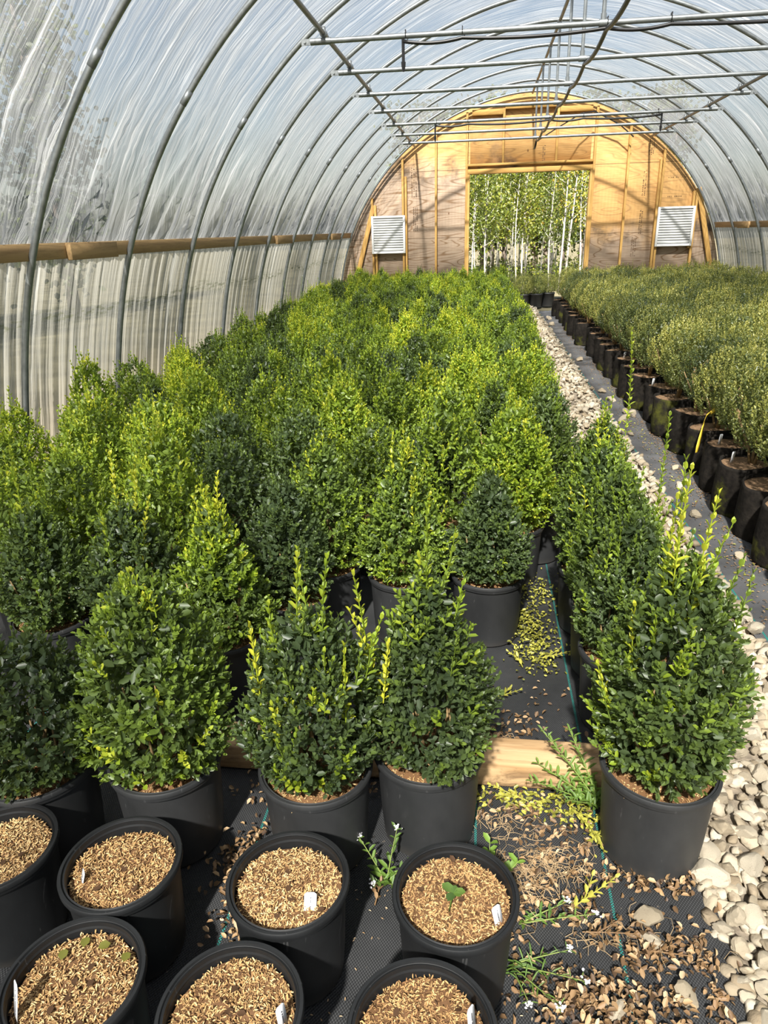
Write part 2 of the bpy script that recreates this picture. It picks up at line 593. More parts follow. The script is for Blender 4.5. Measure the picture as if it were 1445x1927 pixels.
def mat_film(name, base=(0.80, 0.56), stains=False):
    b = NT(name)
    uv = b.n('TexCoord').outputs['UV']
    s = b.n('SeparateXYZ', ins={0: uv})
    u, v = s.outputs[0], s.outputs[1]
    warp = b.math('MULTIPLY', b.math('SUBTRACT', b.noise(b.mapping(uv, (1, 1, 1)), 2.2, 3), 0.5), 0.12 if not stains else 0.03)
    u2 = b.math('ADD', u, warp)
    st = b.n('CombineXYZ', ins={0: b.math('MULTIPLY', u2, 34.0), 1: b.math('MULTIPLY', v, 0.9)})
    streak = b.noise(st, 1.0, 4, 0.65)
    st2 = b.n('CombineXYZ', ins={0: b.math('MULTIPLY', u2, 9.0 if not stains else 15.0), 1: b.math('MULTIPLY', v, 0.6 if not stains else 0.25)})
    folds = b.noise(st2, 1.0, 2, 0.5)
    big = b.noise(uv, 1.1, 3, 0.6)
    drops = b.noise(uv, 160, 2, 0.5)
    s1 = b.sstep(streak, 0.40, 0.66)
    s2 = b.sstep(folds, 0.60, 0.72)
    if stains:
        op = base[0] - 0.22
    else:
        side = b.math('MINIMUM', v, b.math('SUBTRACT', ARC_LEN, v))
        op = b.math('ADD', base[1] - 0.20, b.math('MULTIPLY', b.sstep(side, 3.4, 0.4), base[0] - base[1]))
    fac = b.math('ADD', op, b.math('MULTIPLY', s1, 0.26))
    fac = b.math('ADD', fac, b.math('MULTIPLY', s2, 0.16))
    fac = b.math('ADD', fac, b.math('MULTIPLY', b.math('SUBTRACT', big, 0.5), 0.75))
    fac = b.math('ADD', fac, b.math('MULTIPLY', b.math('SUBTRACT', drops, 0.5), 0.25))
    white = (0.50, 0.51, 0.53) if not stains else (0.62, 0.62, 0.60)
    dull = (0.17, 0.18, 0.19) if not stains else (0.29, 0.29, 0.265)
    lite = (0.46, 0.47, 0.48) if not stains else (0.56, 0.56, 0.53)
    fine = b.noise(b.n('CombineXYZ', ins={0: b.math('MULTIPLY', u2, 75.0), 1: b.math('MULTIPLY', v, 2.0)}), 1.0, 3, 0.6)
    lf = b.math('ADD', b.math('MULTIPLY', s1, 0.28 if not stains else 0.12), b.math('MULTIPLY', s2, 0.40 if not stains else 0.75))
    lf = b.math('ADD', lf, b.math('MULTIPLY', b.sstep(fine, 0.50, 0.68), 0.42 if not stains else 0.10), clamp=True)
    c = b.mix(lf, dull, lite)
    if stains:
        lowz = b.sstep(v, 0.85, 0.2)
        c = b.mix(b.math('MULTIPLY', lowz, b.math('ADD', 0.25, b.math('MULTIPLY', big, 0.5))), c, (0.60, 0.50, 0.38))
        dv = b.math('ABSOLUTE', b.math('SUBTRACT', b.math('ADD', v, b.math('MULTIPLY', b.math('SUBTRACT', big, 0.5), 0.25)), 1.08))
        sm = b.math('MULTIPLY', b.sstep(dv, 0.07, 0.01), b.sstep(b.noise(b.mapping(uv, (3, 14, 1)), 3.0, 5, 0.7), 0.44, 0.62))
        c = b.mix(b.math('MULTIPLY', sm, 0.75), c, (0.10, 0.11, 0.06))
        fac = b.math('ADD', fac, b.math('MULTIPLY', sm, 0.3))
    else:
        for lv in (0.42, 2.05):
            d = b.math('ABSOLUTE', b.math('SUBTRACT', b.math('ADD', v, b.math('MULTIPLY', b.math('SUBTRACT', big, 0.5), 0.06)), lv))
            fac = b.math('ADD', fac, b.math('MULTIPLY', b.sstep(d, 0.012, 0.003), 0.18))
    fac = b.math('MAXIMUM', b.math('MINIMUM', fac, 0.93), 0.12)
    h = b.math('ADD', b.math('MULTIPLY', streak, 0.5), b.math('MULTIPLY', folds, 1.5))
    nrm = b.bump(h, 0.7, 0.03)
    tl = b.n('BsdfTranslucent')
    b.set(tl, 'Color', c)
    b.set(tl, 'Normal', nrm)
    df = b.n('BsdfDiffuse')
    b.set(df, 'Color', c)
    b.set(df, 'Normal', nrm)
    gl = b.n('BsdfGlossy')
    gl.inputs['Roughness'].default_value = 0.3
    b.set(gl, 'Normal', nrm)
    a1 = b.n('MixShader')
    a1.inputs[0].default_value = 0.30
    b.t.links.new(tl.outputs[0], a1.inputs[1])
    b.t.links.new(df.outputs[0], a1.inputs[2])
    a2 = b.n('MixShader')
    a2.inputs[0].default_value = 0.07
    b.t.links.new(a1.outputs[0], a2.inputs[1])
    b.t.links.new(gl.outputs[0], a2.inputs[2])
    tp = b.n('BsdfTransparent')
    tp.inputs[0].default_value = (0.60, 0.615, 0.64, 1)
    mx = b.n('MixShader')
    b.set(mx, 0, fac)
    b.t.links.new(tp.outputs[0], mx.inputs[1])
    b.t.links.new(a2.outputs[0], mx.inputs[2])
    return b.done(mx.outputs[0])


ARC_LEN = 7.85
MAT['film'] = mat_film('greenhouse_film')
MAT['curtain'] = mat_film('side_curtain_film', (0.86, 0.86), True)

# ------------------------------------------------------------------ the house
HC = 0.86                      # centre line
YF, YB = -4.6, 14.74           # film ends
_pz = np.array([0, .8, 1.14, 1.5, 1.72, 1.96, 2.13, 2.34, 2.64, 2.92, 3.30, 3.58, 3.74, 3.82])
_pw = np.array([3.72, 3.57, 3.51, 3.36, 3.28, 3.14, 3.03, 2.89, 2.61, 2.35, 1.76, 1.15, 0.52, 0.0])


def arch_polyline(n=120):
    """Smooth half profile (half width, z), ground to ridge, then mirrored."""
    hw = np.concatenate([_pw, -_pw[::-1][1:]])
    z = np.concatenate([_pz, _pz[::-1][1:]])
    # chord-length smoothing spline by repeated averaging of a dense polyline
    d = np.concatenate([[0], np.cumsum(np.hypot(np.diff(hw), np.diff(z)))])
    s = np.linspace(0, d[-1], n)
    X, Z = np.interp(s, d, -hw), np.interp(s, d, z)
    for _ in range(30):
        X[1:-1] = 0.25 * X[:-2] + 0.5 * X[1:-1] + 0.25 * X[2:]
        Z[1:-1] = 0.25 * Z[:-2] + 0.5 * Z[1:-1] + 0.25 * Z[2:]
    Z += 0.012
    return X, Z


AX, AZ = arch_polyline()
_T = np.stack([np.gradient(AX), np.gradient(AZ)], 1)
_T /= np.linalg.norm(_T, axis=1)[:, None]
ANX, ANZ = -_T[:, 1], _T[:, 0]          # outward normal (left side points to -x)


def arch_w(z):
    h = len(AX) // 2
    return np.interp(z, AZ[:h], -AX[:h])


HIP_Z = 1.49
# floors ------------------------------------------------------------
g = MB()
g.grid(1, 1, lambda a, b: (a * 120 - 60, b * 120 - 40, a * 0 - 0.04))
structure(obj('ground', g, MAT['outside']))


def bumpy(x, y, amp):
    return amp * (np.sin(x * 9 + 1.7 * np.sin(y * 3)) * np.sin(y * 5 + x * 2) + 0.5 * np.sin(x * 23 + y * 7))


g = MB()
g.grid(90, 160, lambda a, b: (-2.95 + a * 3.55, -1.0 + b * 15.7, bumpy(-2.95 + a * 3.55, b * 15.7, 0.0016) - 0.004 + np.where(a > 0.955, (a - 0.955) * 0.12 * (1 + 0.5 * np.sin(b * 90)), 0)))
floor_left = structure(obj('floor_left', g, MAT['floor']))
smooth(floor_left)
g = MB()


def path_z(a, b):
    x = 1.12 + a * 3.55
    z = bumpy(x, b * 15.7, 0.003) + 0.012 * np.exp(-((x - 1.385) / 0.02) ** 2) * (1 + 0.5 * np.sin(b * 70)) + 0.006 * np.exp(-((x - 1.30) / 0.015) ** 2)
    return x, -1.0 + b * 15.7, z


g.grid(140, 200, path_z)
smooth(structure(obj('floor_right', g, MAT['floor_path'])))
g = MB()
g.grid(8, 60, lambda a, b: (0.54 + a * 0.62, -1.0 + b * 17.2, a * 0 - 0.012))
structure(obj('gravel_floor', g, MAT['gravel_bed']))

# film --------------------------------------------------------------
h2 = len(AX) // 2
i_hip = int(np.argmin(np.abs(AZ[:h2] - 1.44)))


def film_fold(y, s_from_hip, z):
    """Inward sag and gathers, strongest just above the hip board."""
    k = np.exp(-np.clip(s_from_hip, 0, 9) / 0.55)
    fan = y + 0.35 * s_from_hip * np.sin(y * 5.2)
    f = 0.030 * k * (np.sin(fan * 31 + 2 * np.sin(fan * 7)) + 0.6 * np.sin(fan * 53 + 1.0))
    g_ = 0.012 * np.sin(y * 2.6 + 3 * s_from_hip) * np.sin(s_from_hip * 2.3 + y) * np.exp(-s_from_hip / 2.5)
    return f + g_


print('ARC', np.sum(np.hypot(np.diff(AX[i_hip:len(AX) - i_hip]), np.diff(AZ[i_hip:len(AX) - i_hip]))))
ceil = MB()
ys = np.arange(YF, YB + 0.001, 0.045)
idx = np.arange(i_hip, len(AX) - i_hip)
S = np.concatenate([[0], np.cumsum(np.hypot(np.diff(AX[idx]), np.diff(AZ[idx])))])
n_s = 120
ss = np.linspace(0, S[-1], n_s + 1)
px_, pz_ = np.interp(ss, S, AX[idx]), np.interp(ss, S, AZ[idx])
nx_, nz_ = np.interp(ss, S, ANX[idx]), np.interp(ss, S, ANZ[idx])
sh = np.minimum(ss, S[-1] - ss)
YY, SS = np.meshgrid(ys, ss, indexing='ij')
fold = film_fold(YY, np.minimum(SS, S[-1] - SS)[...], 0)
off = 0.045 - 0.0 * fold
disp = off + 0.030 * np.exp(-np.minimum(SS, S[-1] - SS) / 0.10) + np.maximum(fold, -0.022) * (1 - np.exp(-np.minimum(SS, S[-1] - SS) / 0.08))
V = np.stack([HC + px_[None] + nx_[None] * disp, YY, pz_[None] + nz_[None] * disp], -1)
ny_, ns_ = len(ys), n_s + 1
i = np.arange(ny_ - 1)[:, None] * ns_
j = np.arange(n_s)[None]
ceil.add(V.reshape(-1, 3), np.stack([i + j, i + ns_ + j, i + ns_ + j + 1, i + j + 1], -1).reshape(-1, 4))
ceil.uv = np.stack([YY, SS], -1).reshape(-1, 2)
ceiling = structure(obj('ceiling', ceil, MAT['film']))
smooth(ceiling)


def curtain(side, name):
    c = MB()
    n = 24
    zz = np.linspace(0.0, 1.45, n + 1)
    YY, ZZ = np.meshgrid(np.arange(YF, YB, 0.022), zz, indexing='ij')
    pleat = 0.010 * np.sin(YY * 46 + 2.5 * np.sin(YY * 3.1) + ZZ * 1.2) + 0.006 * np.sin(YY * 97 + 2 * np.sin(YY * 5))
    pleat = pleat * (0.3 + 0.7 * np.sin(YY * 1.3) ** 2)
    w = arch_w(ZZ) + 0.055 + pleat
    c.add(np.stack([HC + side * w, YY, ZZ], -1).reshape(-1, 3))
    a = len(np.arange(YF, YB, 0.022))
    i = np.arange(a - 1)[:, None] * (n + 1)
    j = np.arange(n)[None]
    c.q.append(np.stack([i + j, i + n + 1 + j, i + n + 2 + j, i + j + 1], -1).reshape(-1, 4))
    c.uv = np.stack([YY, ZZ], -1).reshape(-1, 2)
    return smooth(structure(obj(name, c, MAT['curtain'])))


curtain(-1, 'wall_left')
curtain(1, 'wall_right')

# hip boards ----------------------------------------------------------
HIP = {}
for side, nm in ((-1, 'left'), (1, 'right')):
    x = HC + side * (arch_w(1.495) + 0.042)
    m = MB()
    m.bar((x, YF, 1.495), (x, YB - 0.02, 1.495), 0.036, 0.092, up=(0, 0, 1))
    HIP[side] = structure(bevel(obj('trim_hip_' + nm, m, MAT['hip']), 0.003))
for y0, y1, side, lab in ((4.33, 4.93, -1, 'short wooden block joining the left hip board between the two nearest hoops'),
                          (9.10, 9.85, -1, 'short wooden splice block halfway along the left hip board'),
                          (12.6, 13.3, -1, 'small splice block on the left hip board closest to the plywood wall'),
                          (12.75, 13.25, 1, 'short wooden splice block on the right hip board near the plywood wall')):
    x = HC + side * (arch_w(1.495) + 0.042 - 0.037)
    m = MB()
    m.bar((x, y0, 1.488), (x, y1, 1.488), 0.034, 0.098, up=(0, 0, 1))
    bevel(obj('splice_block', m, MAT['hip'], HIP[side]), 0.003)['label'] = lab

# hoops ---------------------------------------------------------------
HOOPS = [3.95 + 1.2 * k for k in range(-4, 9)]
hoop_mesh = MB()
hoop_mesh.tube(np.stack([AX, AX * 0, AZ - 0.0], 1), 0.021, 10)
hoop_me = hoop_mesh.mesh('hoop_tube', True)
hoop_me.materials.append(MAT['steel'])
sl_meshes = []
for sd in (-1, 1):
    i0 = int(np.argmin(np.abs(AZ[:h2] - 2.36)))
    ii = np.arange(i0, i0 + 2)
    xx = AX[ii] if sd < 0 else -AX[ii]
    s_ = MB()
    s_.tube(np.stack([xx, xx * 0, AZ[ii]], 1), 0.0232, 10)
    me = s_.mesh('sleeve', True)
    me.materials.append(MAT['steel'])
    sl_meshes.append(me)
ORD = ['first', 'second', 'third', 'fourth', 'fifth', 'sixth', 'seventh', 'eighth', 'ninth', 'tenth', 'eleventh', 'twelfth', 'thirteenth', 'fourteenth', 'fifteenth', 'sixteenth', 'seventeenth', 'eighteenth', 'nineteenth', 'twentieth']
n_h = 0
for y in HOOPS:
    vis = y > 3.0
    if vis:
        lab = ('galvanized steel hoop arching over both beds, nearest hoop on the left wall' if n_h == 0 else
               f'galvanized steel hoop arching over both beds, {ORD[n_h]} along the left wall from the nearest')
        n_h += 1
    else:
        lab = 'galvanized steel hoop of the house seen only overhead at the right edge'
    t = thing('greenhouse_hoop', lab, 'hoop', (HC, y, 0), 0, 'steel hoops of the greenhouse')
    obj('tube', hoop_me, None, t)
    if vis:
        for me in sl_meshes:
            obj('sleeve', me, None, t)
# hoop against the end wall with its batten channel
m = MB()
m.tube(np.stack([AX, AX * 0, AZ], 1), 0.021, 10)
t = thing('end_hoop', 'steel end hoop tracing the edge of the plywood wall', 'hoop', (HC, 14.60, 0))
smooth(obj('tube', m, MAT['steel'], t))
m = MB()
m.tube(np.stack([AX * 1.004 + ANX * 0.004, AX * 0 + 0.058, AZ + ANZ * 0.004], 1), 0.014, 6)
smooth(obj('film_channel', m, MAT['white_metal'], t))

# purlins -------------------------------------------------------------
PW = 2.10
PZ = 2.985
for x, z, r, lab in ((HC - PW, PZ, 0.019, 'steel purlin pipe running the length of the roof on the left'),
                     (HC + PW, PZ, 0.019, 'steel purlin pipe running the length of the roof on the right'),
                     (HC, 3.765, 0.019, 'ridge purlin pipe along the very top of the roof')):
    t = thing('purlin', lab, 'pipe', (x, 0, z), 0, 'purlin pipes')
    m = MB()
    m.tube([(0, YF, 0), (0, 4.0, 0), (0, YB - 0.1, 0)], r, 10)
    smooth(obj('pipe', m, MAT['steel_dark'], t))
    for y in HOOPS:
        if y > 5:
            m = MB()
            m.tube([(0, y - 0.03, 0.0), (0, y + 0.03, 0.0)], r + 0.009, 10)
            m.box((0, y, 0.022), (0.03, 0.03, 0.05))
            m.tube([(0.0, y, -0.045), (0.0, y, 0.0)], 0.005, 6)
            obj('clamp', m, MAT['steel'], t)

# cross bars with their hanger posts ------------------------------------
BAR_Y = [6.32, 7.50, 8.68, 9.88, 11.10, 12.28, 13.42]
BZ = 2.93
for k, y in enumerate(BAR_Y):
    lab = ['nearest and highest-looking steel cross bar under the roof with black hose tied below',
           'second steel cross bar from the nearest, under the roof', 'third steel cross bar from the nearest, under the roof',
           'fourth steel cross bar from the nearest, under the roof', 'fifth steel cross bar, with black hose and drop tubes, before plywood wall',
           'sixth steel cross bar from the nearest, second from the plywood wall', 'last steel cross bar, closest to the plywood wall'][k]
    t = thing('cross_bar', lab, 'pipe', (HC, y, BZ), 0, 'steel cross bars under the roof')
    m = MB()
    m.tube([(-2.18, 0, 0), (0, 0, 0), (2.18, 0, 0)], 0.020, 12)
    smooth_auto(obj('bar', m, MAT['steel'], t))
    for s in (-1, 1):
        m = MB()
        m.tube([(s * 2.04, 0, 0), (s * 2.20, 0, 0)], 0.0245, 12)
        m.box((s * 2.235, 0, 0.0), (0.075, 0.010, 0.042))
        m.tube([(s * 2.245, -0.014, 0), (s * 2.245, 0.014, 0)], 0.010, 8)
        smooth_auto(obj('end_clamp', m, MAT['steel'], t))
    m = MB()
    m.tube([(0, 0, 0.0), (0, 0, 3.765 - BZ)], 0.0155, 10)
    smooth_auto(obj('hanger_post', m, MAT['steel'], t))
    m = MB()
    m.tube([(-0.03, 0, 0), (0.03, 0, 0)], 0.026, 12)
    m.tube([(0, 0, 0.0), (0, 0, 0.06)], 0.021, 10)
    smooth_auto(obj('tee_clamp', m, MAT['steel'], t))


def sag(pts, n=10, drop=0.03):
    out = []
    for a, b in zip(pts[:-1], pts[1:]):
        a, b = np.array(a, float), np.array(b, float)
        for i in range(n):
            f = i / n
            p = a + (b - a) * f
            p[2] -= drop * 4 * f * (1 - f)
            out.append(p)
    out.append(np.array(pts[-1], float))
    return np.array(out)


hx = HC + 0.03
main = [(hx + 0.02, 3.8, 2.95)] + [(hx, 5.1, 2.91)] + [(hx + random.uniform(-.01, .01), y, BZ - 0.042) for y in BAR_Y] + [(hx - 0.02, 13.75, 2.80)]
m = MB()
m.tube(sag(main, 8, 0.045), 0.017, 8)
tag(smooth(obj('water_hose', m, MAT['hose'])), 'black water hose running down the middle under the cross bars', 'hose')
m = MB()
m.tube(sag([(hx, 13.36, BZ - 0.06), (hx + 0.35, 13.9, 3.10), (hx + 0.8, 14.3, 3.36), (hx + 1.05, 14.45, 3.40), (hx + 1.5, 14.5, 3.18), (hx + 1.75, 14.5, 2.98)], 8, 0.0), 0.011, 8)
tag(smooth(obj('supply_hose', m, MAT['hose'])), 'black hose looping up in front of the plywood wall above the doorway', 'hose')
for y, x0, x1, lab in ((6.32, -0.62, 2.9, 'black sprinkler line tied under the nearest cross bar'),
                       (11.10, -0.66, 2.36, 'black sprinkler line tied under the fifth cross bar, before the plywood wall')):
    t = thing('sprinkler_line', lab, 'hose', (0, y, BZ), 0, 'sprinkler lines')
    m = MB()
    m.tube(sag([(x0, -0.005, -0.035), (x0 + 0.45, -0.005, -0.036), (hx, -0.005, -0.034), (hx + 0.45, -0.005, -0.034), (x1, -0.005, -0.035)], 10, 0.022), 0.013, 8)
    smooth(obj('hose', m, MAT['hose'], t))
    for x in (x0, x1):
        m = MB()
        m.tube([(x, 0, -0.02), (x, 0, -0.20)], [0.012, 0.012], 8)
        m.tube([(x, 0, -0.17), (x, 0, -0.20), (x, 0, -0.235)], [0.018, 0.016, 0.008], 8)
        smooth_auto(obj('drop_nozzle', m, MAT['hose'], t))
    for x in (x0 + 0.02, x0 + 0.45, hx, hx + 0.45, x1 - 0.05):
        m = MB()
        m.tube([(x + 0.024 * math.cos(a), 0.024 * math.sin(a) * 0 + 0.0, 0.03 * math.sin(a) - 0.012) for a in (-PI / 2, 0, PI / 2)], 0.003, 5)
        m.box((x, 0, 0.012), (0.006, 0.052, 0.052))
        obj('cable_tie', m, MAT['hose'], t)

# ------------------------------------------------------------------ end wall
WY = 14.74
DX0, DX1, DZ = -0.225, 1.955, 2.49


def wall_back():
    m = MB()
    xs = np.unique(np.concatenate([np.linspace(HC - 3.62, HC + 3.62, 120), [DX0, DX1]]))
    th = 0.014
    zs = np.interp(xs - HC, AX, AZ) if False else None
    for a, b in zip(xs[:-1], xs[1:]):
        def top(x):
            h = abs(x - HC)
            return float(np.interp(h, (-AX[:h2])[::-1], AZ[:h2][::-1]))
        z0 = DZ if (a >= DX0 - 1e-6 and b <= DX1 + 1e-6) else 0.0
        ta, tb = top(a), top(b)
        v = [(a, WY, z0), (b, WY, z0), (b, WY, tb), (a, WY, ta), (a, WY + th, z0), (b, WY + th, z0), (b, WY + th, tb), (a, WY + th, ta)]
        q = [[0, 1, 2, 3], [5, 4, 7, 6], [3, 2, 6, 7], [1, 0, 4, 5]]
        if abs(a - DX1) < 1e-6:
            q.append([0, 3, 7, 4])
        if abs(b - DX0) < 1e-6:
            q.append([1, 5, 6, 2])
        m.add(v, q)
    return m


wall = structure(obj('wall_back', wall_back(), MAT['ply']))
SY = WY - 0.045        # stud centre plane (studs stand 9 cm into the house)


def stud(a, b, w=0.04, d=0.088, mat='stud', yo=0.0, name='stud'):
    m = MB()
    m.bar((a[0], SY + yo, a[1]), (b[0], SY + yo, b[1]), w, d, up=(0, 1, 0))
    return bevel(obj(name, m, MAT[mat], wall), 0.003)


def ztop(x):
    return float(np.interp(abs(x - HC), (-AX[:h2])[::-1], AZ[:h2][::-1])) - 0.07


stud((-2.62, 0.05), (-2.06, 2.02), 0.085, 0.04, name='brace')
stud((-2.09, 0), (-2.09, ztop(-2.09)))
stud((-2.03, 0), (-2.03, 2.02))
stud((-1.49, 0), (-1.49, ztop(-1.49)))
stud((-1.435, 0), (-1.435, 2.5))
stud((-0.86, 0), (-0.86, ztop(-0.86)))
stud((2.62, 0), (2.62, ztop(2.62)))
stud((3.245, 0), (3.245, ztop(3.245)))
stud((3.195, 0), (3.195, 2.62))
stud((3.885, 0), (3.885, ztop(3.885) + 0.05))
stud((3.835, 1.1), (3.835, 2.08))
stud((3.90, 2.13), (4.33, 0.55), 0.085, 0.04, name='brace', yo=-0.02)
# door frame
door = thing('door_1', 'tall open doorway framed in lumber in the plywood wall', 'doorway', (0, 0, 0))
del door['category'], door['label']
structure(door)
for x0, x1, z1, nm in ((DX0 - 0.022, DX0 - 0.022, DZ, 'jamb'), (DX0 - 0.062, DX0 - 0.062, ztop(DX0) - 0.0, 'jamb'),
                       (DX1 + 0.022, DX1 + 0.022, DZ, 'jamb'), (DX1 + 0.062, DX1 + 0.062, ztop(DX1), 'jamb')):
    m = MB()
    m.bar((x0, SY - 0.01, 0), (x1, SY - 0.01, z1), 0.04, 0.10, up=(0, 1, 0))
    bevel(obj(nm, m, MAT['stud'], door), 0.003)
m = MB()
m.bar((DX0 - 0.04, SY - 0.012, DZ + 0.045), (DX1 + 0.04, SY - 0.012, DZ + 0.045), 0.085, 0.09, up=(0, 1, 0))
bevel(obj('header', m, MAT['stud_x'], door), 0.003)
m = MB()
m.bar((DX0 - 0.04, SY - 0.008, DZ + 0.155), (DX1 + 0.04, SY - 0.008, DZ + 0.155), 0.04, 0.09, up=(0, 1, 0))
bevel(obj('header', m, MAT['stud_x'], door), 0.003)
# framing over the door
stud((0.375, DZ + 0.17), (0.375, 3.55))
stud((1.335, DZ + 0.17), (1.335, 3.55))
for x0, x1, z in ((-0.20, 0.35, 3.50), (0.39, 1.32, 3.58), (1.36, 1.93, 3.49)):
    stud((x0, z), (x1, z), 0.09, 0.088, 'stud_x', name='blocking')
# printed grade stamps, illegible
for (sx, sz, w, h) in ((-1.28, 2.40, .12, .50), (-1.26, 1.75, .10, .42), (2.97, 2.25, .12, .42), (2.93, 1.58, .10, .40), (3.02, 2.86, .10, .30), (2.86, 1.16, .10, .34), (1.13, 2.80, .09, .26), (3.52, 2.32, .30, .06), (3.52, 2.0, .26, .05)):
    m = MB()
    r = np.random.default_rng(int(sx * 100 + sz * 1000) & 0xffff)
    vert = h > w
    rows = 3 if min(w, h) > 0.07 else 1
    for row in range(rows):
        if rows == 3 and r.random() < 0.15:
            continue
        L = h if vert else w
        p = 0.0
        while p < L:
            k = r.uniform(0.008, 0.026)
            if r.random() < 0.75:
                a = -min(w, h) / 2 + (row + 0.5) * min(w, h) / rows
                hh = r.uniform(0.010, 0.022)
                if vert:
                    m.box((sx + a, WY - 0.002, sz - h / 2 + p), (hh, 0.002, k * 0.5))
                else:
                    m.box((sx - w / 2 + p, WY - 0.002, sz + a), (k * 0.5, 0.002, hh))
            p += k
    obj('grade_stamp', m, MAT['stamp'], wall)

# louvred shutters
for x0, lab in ((-2.105, 'white louvred vent on the plywood wall left of the doorway'), (3.215, 'white louvred vent on the plywood wall right of the doorway')):
    W_, H_ = 0.655, 0.68
    t = thing('shutter_vent', lab, 'vent', (x0 + W_ / 2, SY - 0.055, 1.145), 0, 'white wall vents')
    m = MB()
    for s in (-1, 1):
        m.box((s * (W_ / 2 - 0.02), -0.02, H_ / 2), (0.04, 0.05, H_))
    m.box((0, -0.02, 0.02), (W_ - 0.08, 0.05, 0.04))
    m.box((0, -0.02, H_ - 0.02), (W_ - 0.08, 0.05, 0.04))
    bevel(obj('frame', m, MAT['white_metal'], t), 0.003)
    m = MB()
    n = 13
    for k in range(n):
        z = 0.05 + (k + 0.5) * (H_ - 0.10) / n
        th = math.radians(24)
        R = [[1, 0, 0], [0, math.cos(th), -math.sin(th)], [0, math.sin(th), math.cos(th)]]
        m.box((0, -0.016, z), (W_ - 0.085, 0.006, (H_ - 0.10) / n * 1.08), R)
    obj('louvres', m, MAT['white_metal'], t)
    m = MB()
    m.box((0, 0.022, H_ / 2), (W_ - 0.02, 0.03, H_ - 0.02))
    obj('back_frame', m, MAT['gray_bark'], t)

# ------------------------------------------------------------------ pots and soil
POT_H, POT_R = 0.275, 0.143


def pot_meshes(R, H, taper=0.86, lip=0.010, mat='pot', n=56):
    rb = R * taper
    b = MB()
    b.lathe([(rb - 0.012, 0.0), (rb, 0.006), (rb + (R - rb) * .30 - 0.0, H * .30), (R - 0.006, H - 0.028), (R - 0.006, H - 0.004),
             (R - 0.010, H - 0.002), (R - 0.012, H - 0.03), (R - 0.016, H * 0.72)], n, close_bottom=True)
    # drainage notches
    body = b.mesh('pot', True)
    body.set_sharp_from_angle(angle=math.radians(30))
    body.materials.append(MAT[mat])
    r = MB()
    a = lip
    r.lathe([(R - 0.006, H - 0.024), (R + 0.001, H - 0.023), (R + 0.0025, H - 0.013), (R + 0.0045, H - 0.012), (R + 0.005, H - 0.002), (R + 0.003, H + 0.001),
             (R - 0.003, H + 0.001), (R - 0.0045, H - 0.004), (R - 0.0085, H - 0.006), (R - 0.0125, H - 0.016)], n)
    rim = r.mesh('rim', True)
    rim.set_sharp_from_angle(angle=math.radians(40))
    rim.materials.append(MAT[mat])
    return body, rim


pot_me, rim_me = pot_meshes(POT_R, POT_H)
# one-piece pot for the packed rows
b = MB()
b.lathe([(POT_R * .84, 0), (POT_R * .86, 0.006), (POT_R - 0.004, POT_H - 0.026), (POT_R + 0.004, POT_H - 0.022), (POT_R + 0.004, POT_H),
         (POT_R - 0.008, POT_H), (POT_R - 0.014, POT_H - 0.05)], 24, close_bottom=True)
mass_pot_me = b.mesh('pot', True)
mass_pot_me.materials.append(MAT['pot'])


def disc(R, z, amp, r, n=28, rings=8):
    m = MB()
    prof = [(R * k / rings + 1e-4, z) for k in range(rings + 1)]

    def wob(rr, zz, a):
        return rr, zz + amp * (np.sin(rr * 60 + 3 * np.cos(a * 2 + r)) * 0.5 + 0.5 * np.cos(a * 3 + rr * 40 + r)) + amp * 1.2 * (1 - (rr / R) ** 2)
    m.lathe(prof, n, wob=wob)
    return m


def hull_grains(m, R, z, amp, ph, n, r, size=0.0085, lo=0.25, hi=0.95):
    """Little curved husks lying all over a disc."""
    rad = R * np.sqrt(r.random(n))
    a = r.random(n) * 2 * PI
    zz = z + amp * (np.sin(rad * 60 + 3 * np.cos(a * 2 + ph)) * 0.5 + 0.5 * np.cos(a * 3 + rad * 40 + ph)) + amp * 1.2 * (1 - (rad / R) ** 2)
    P = np.stack([rad * np.cos(a), rad * np.sin(a), zz + r.random(n) * 0.004], 1)
    th = r.random(n) * 2 * PI
    el = r.normal(0.1, 0.35, n)
    D = np.stack([np.cos(th) * np.cos(el), np.sin(th) * np.cos(el), np.sin(el)], 1)
    U = np.stack([r.normal(0, .4, n), r.normal(0, .4, n), np.ones(n)], 1)
    tone = np.clip(r.beta(2.2, 1.6, n) * (hi - lo) + lo, 0, 1)
    dark = r.random(n) < 0.06
    tone[dark] = 0.05
    m.leaves(P, D, U, size * r.uniform(0.7, 1.25, n), tone, w=0.30, fold=0.16)


def soil_near(seed, R, z, n_gr=700, lo=0.25, hi=0.95):
    r = np.random.default_rng(seed)
    m = disc(R, z, 0.006, seed)
    m.tone = [np.full(m.n, 0.22)]
    hull_grains(m, R, z, 0.006, seed, n_gr, r, lo=lo, hi=hi)
    me = m.mesh('soil')
    me.materials.append(MAT['hulls'])
    return me


mass_soil_me = disc(POT_R - 0.013, POT_H - 0.035, 0.006, 1, 16, 4).mesh('soil', True)
mass_soil_me.materials.append(MAT['soil'])

# ------------------------------------------------------------------ shrubs
PROF_T = np.array([0, .10, .28, .48, .66, .82, .93, 1.0])
PROF_R = np.array([.52, .86, 1.0, .88, .66, .42, .22, .05])


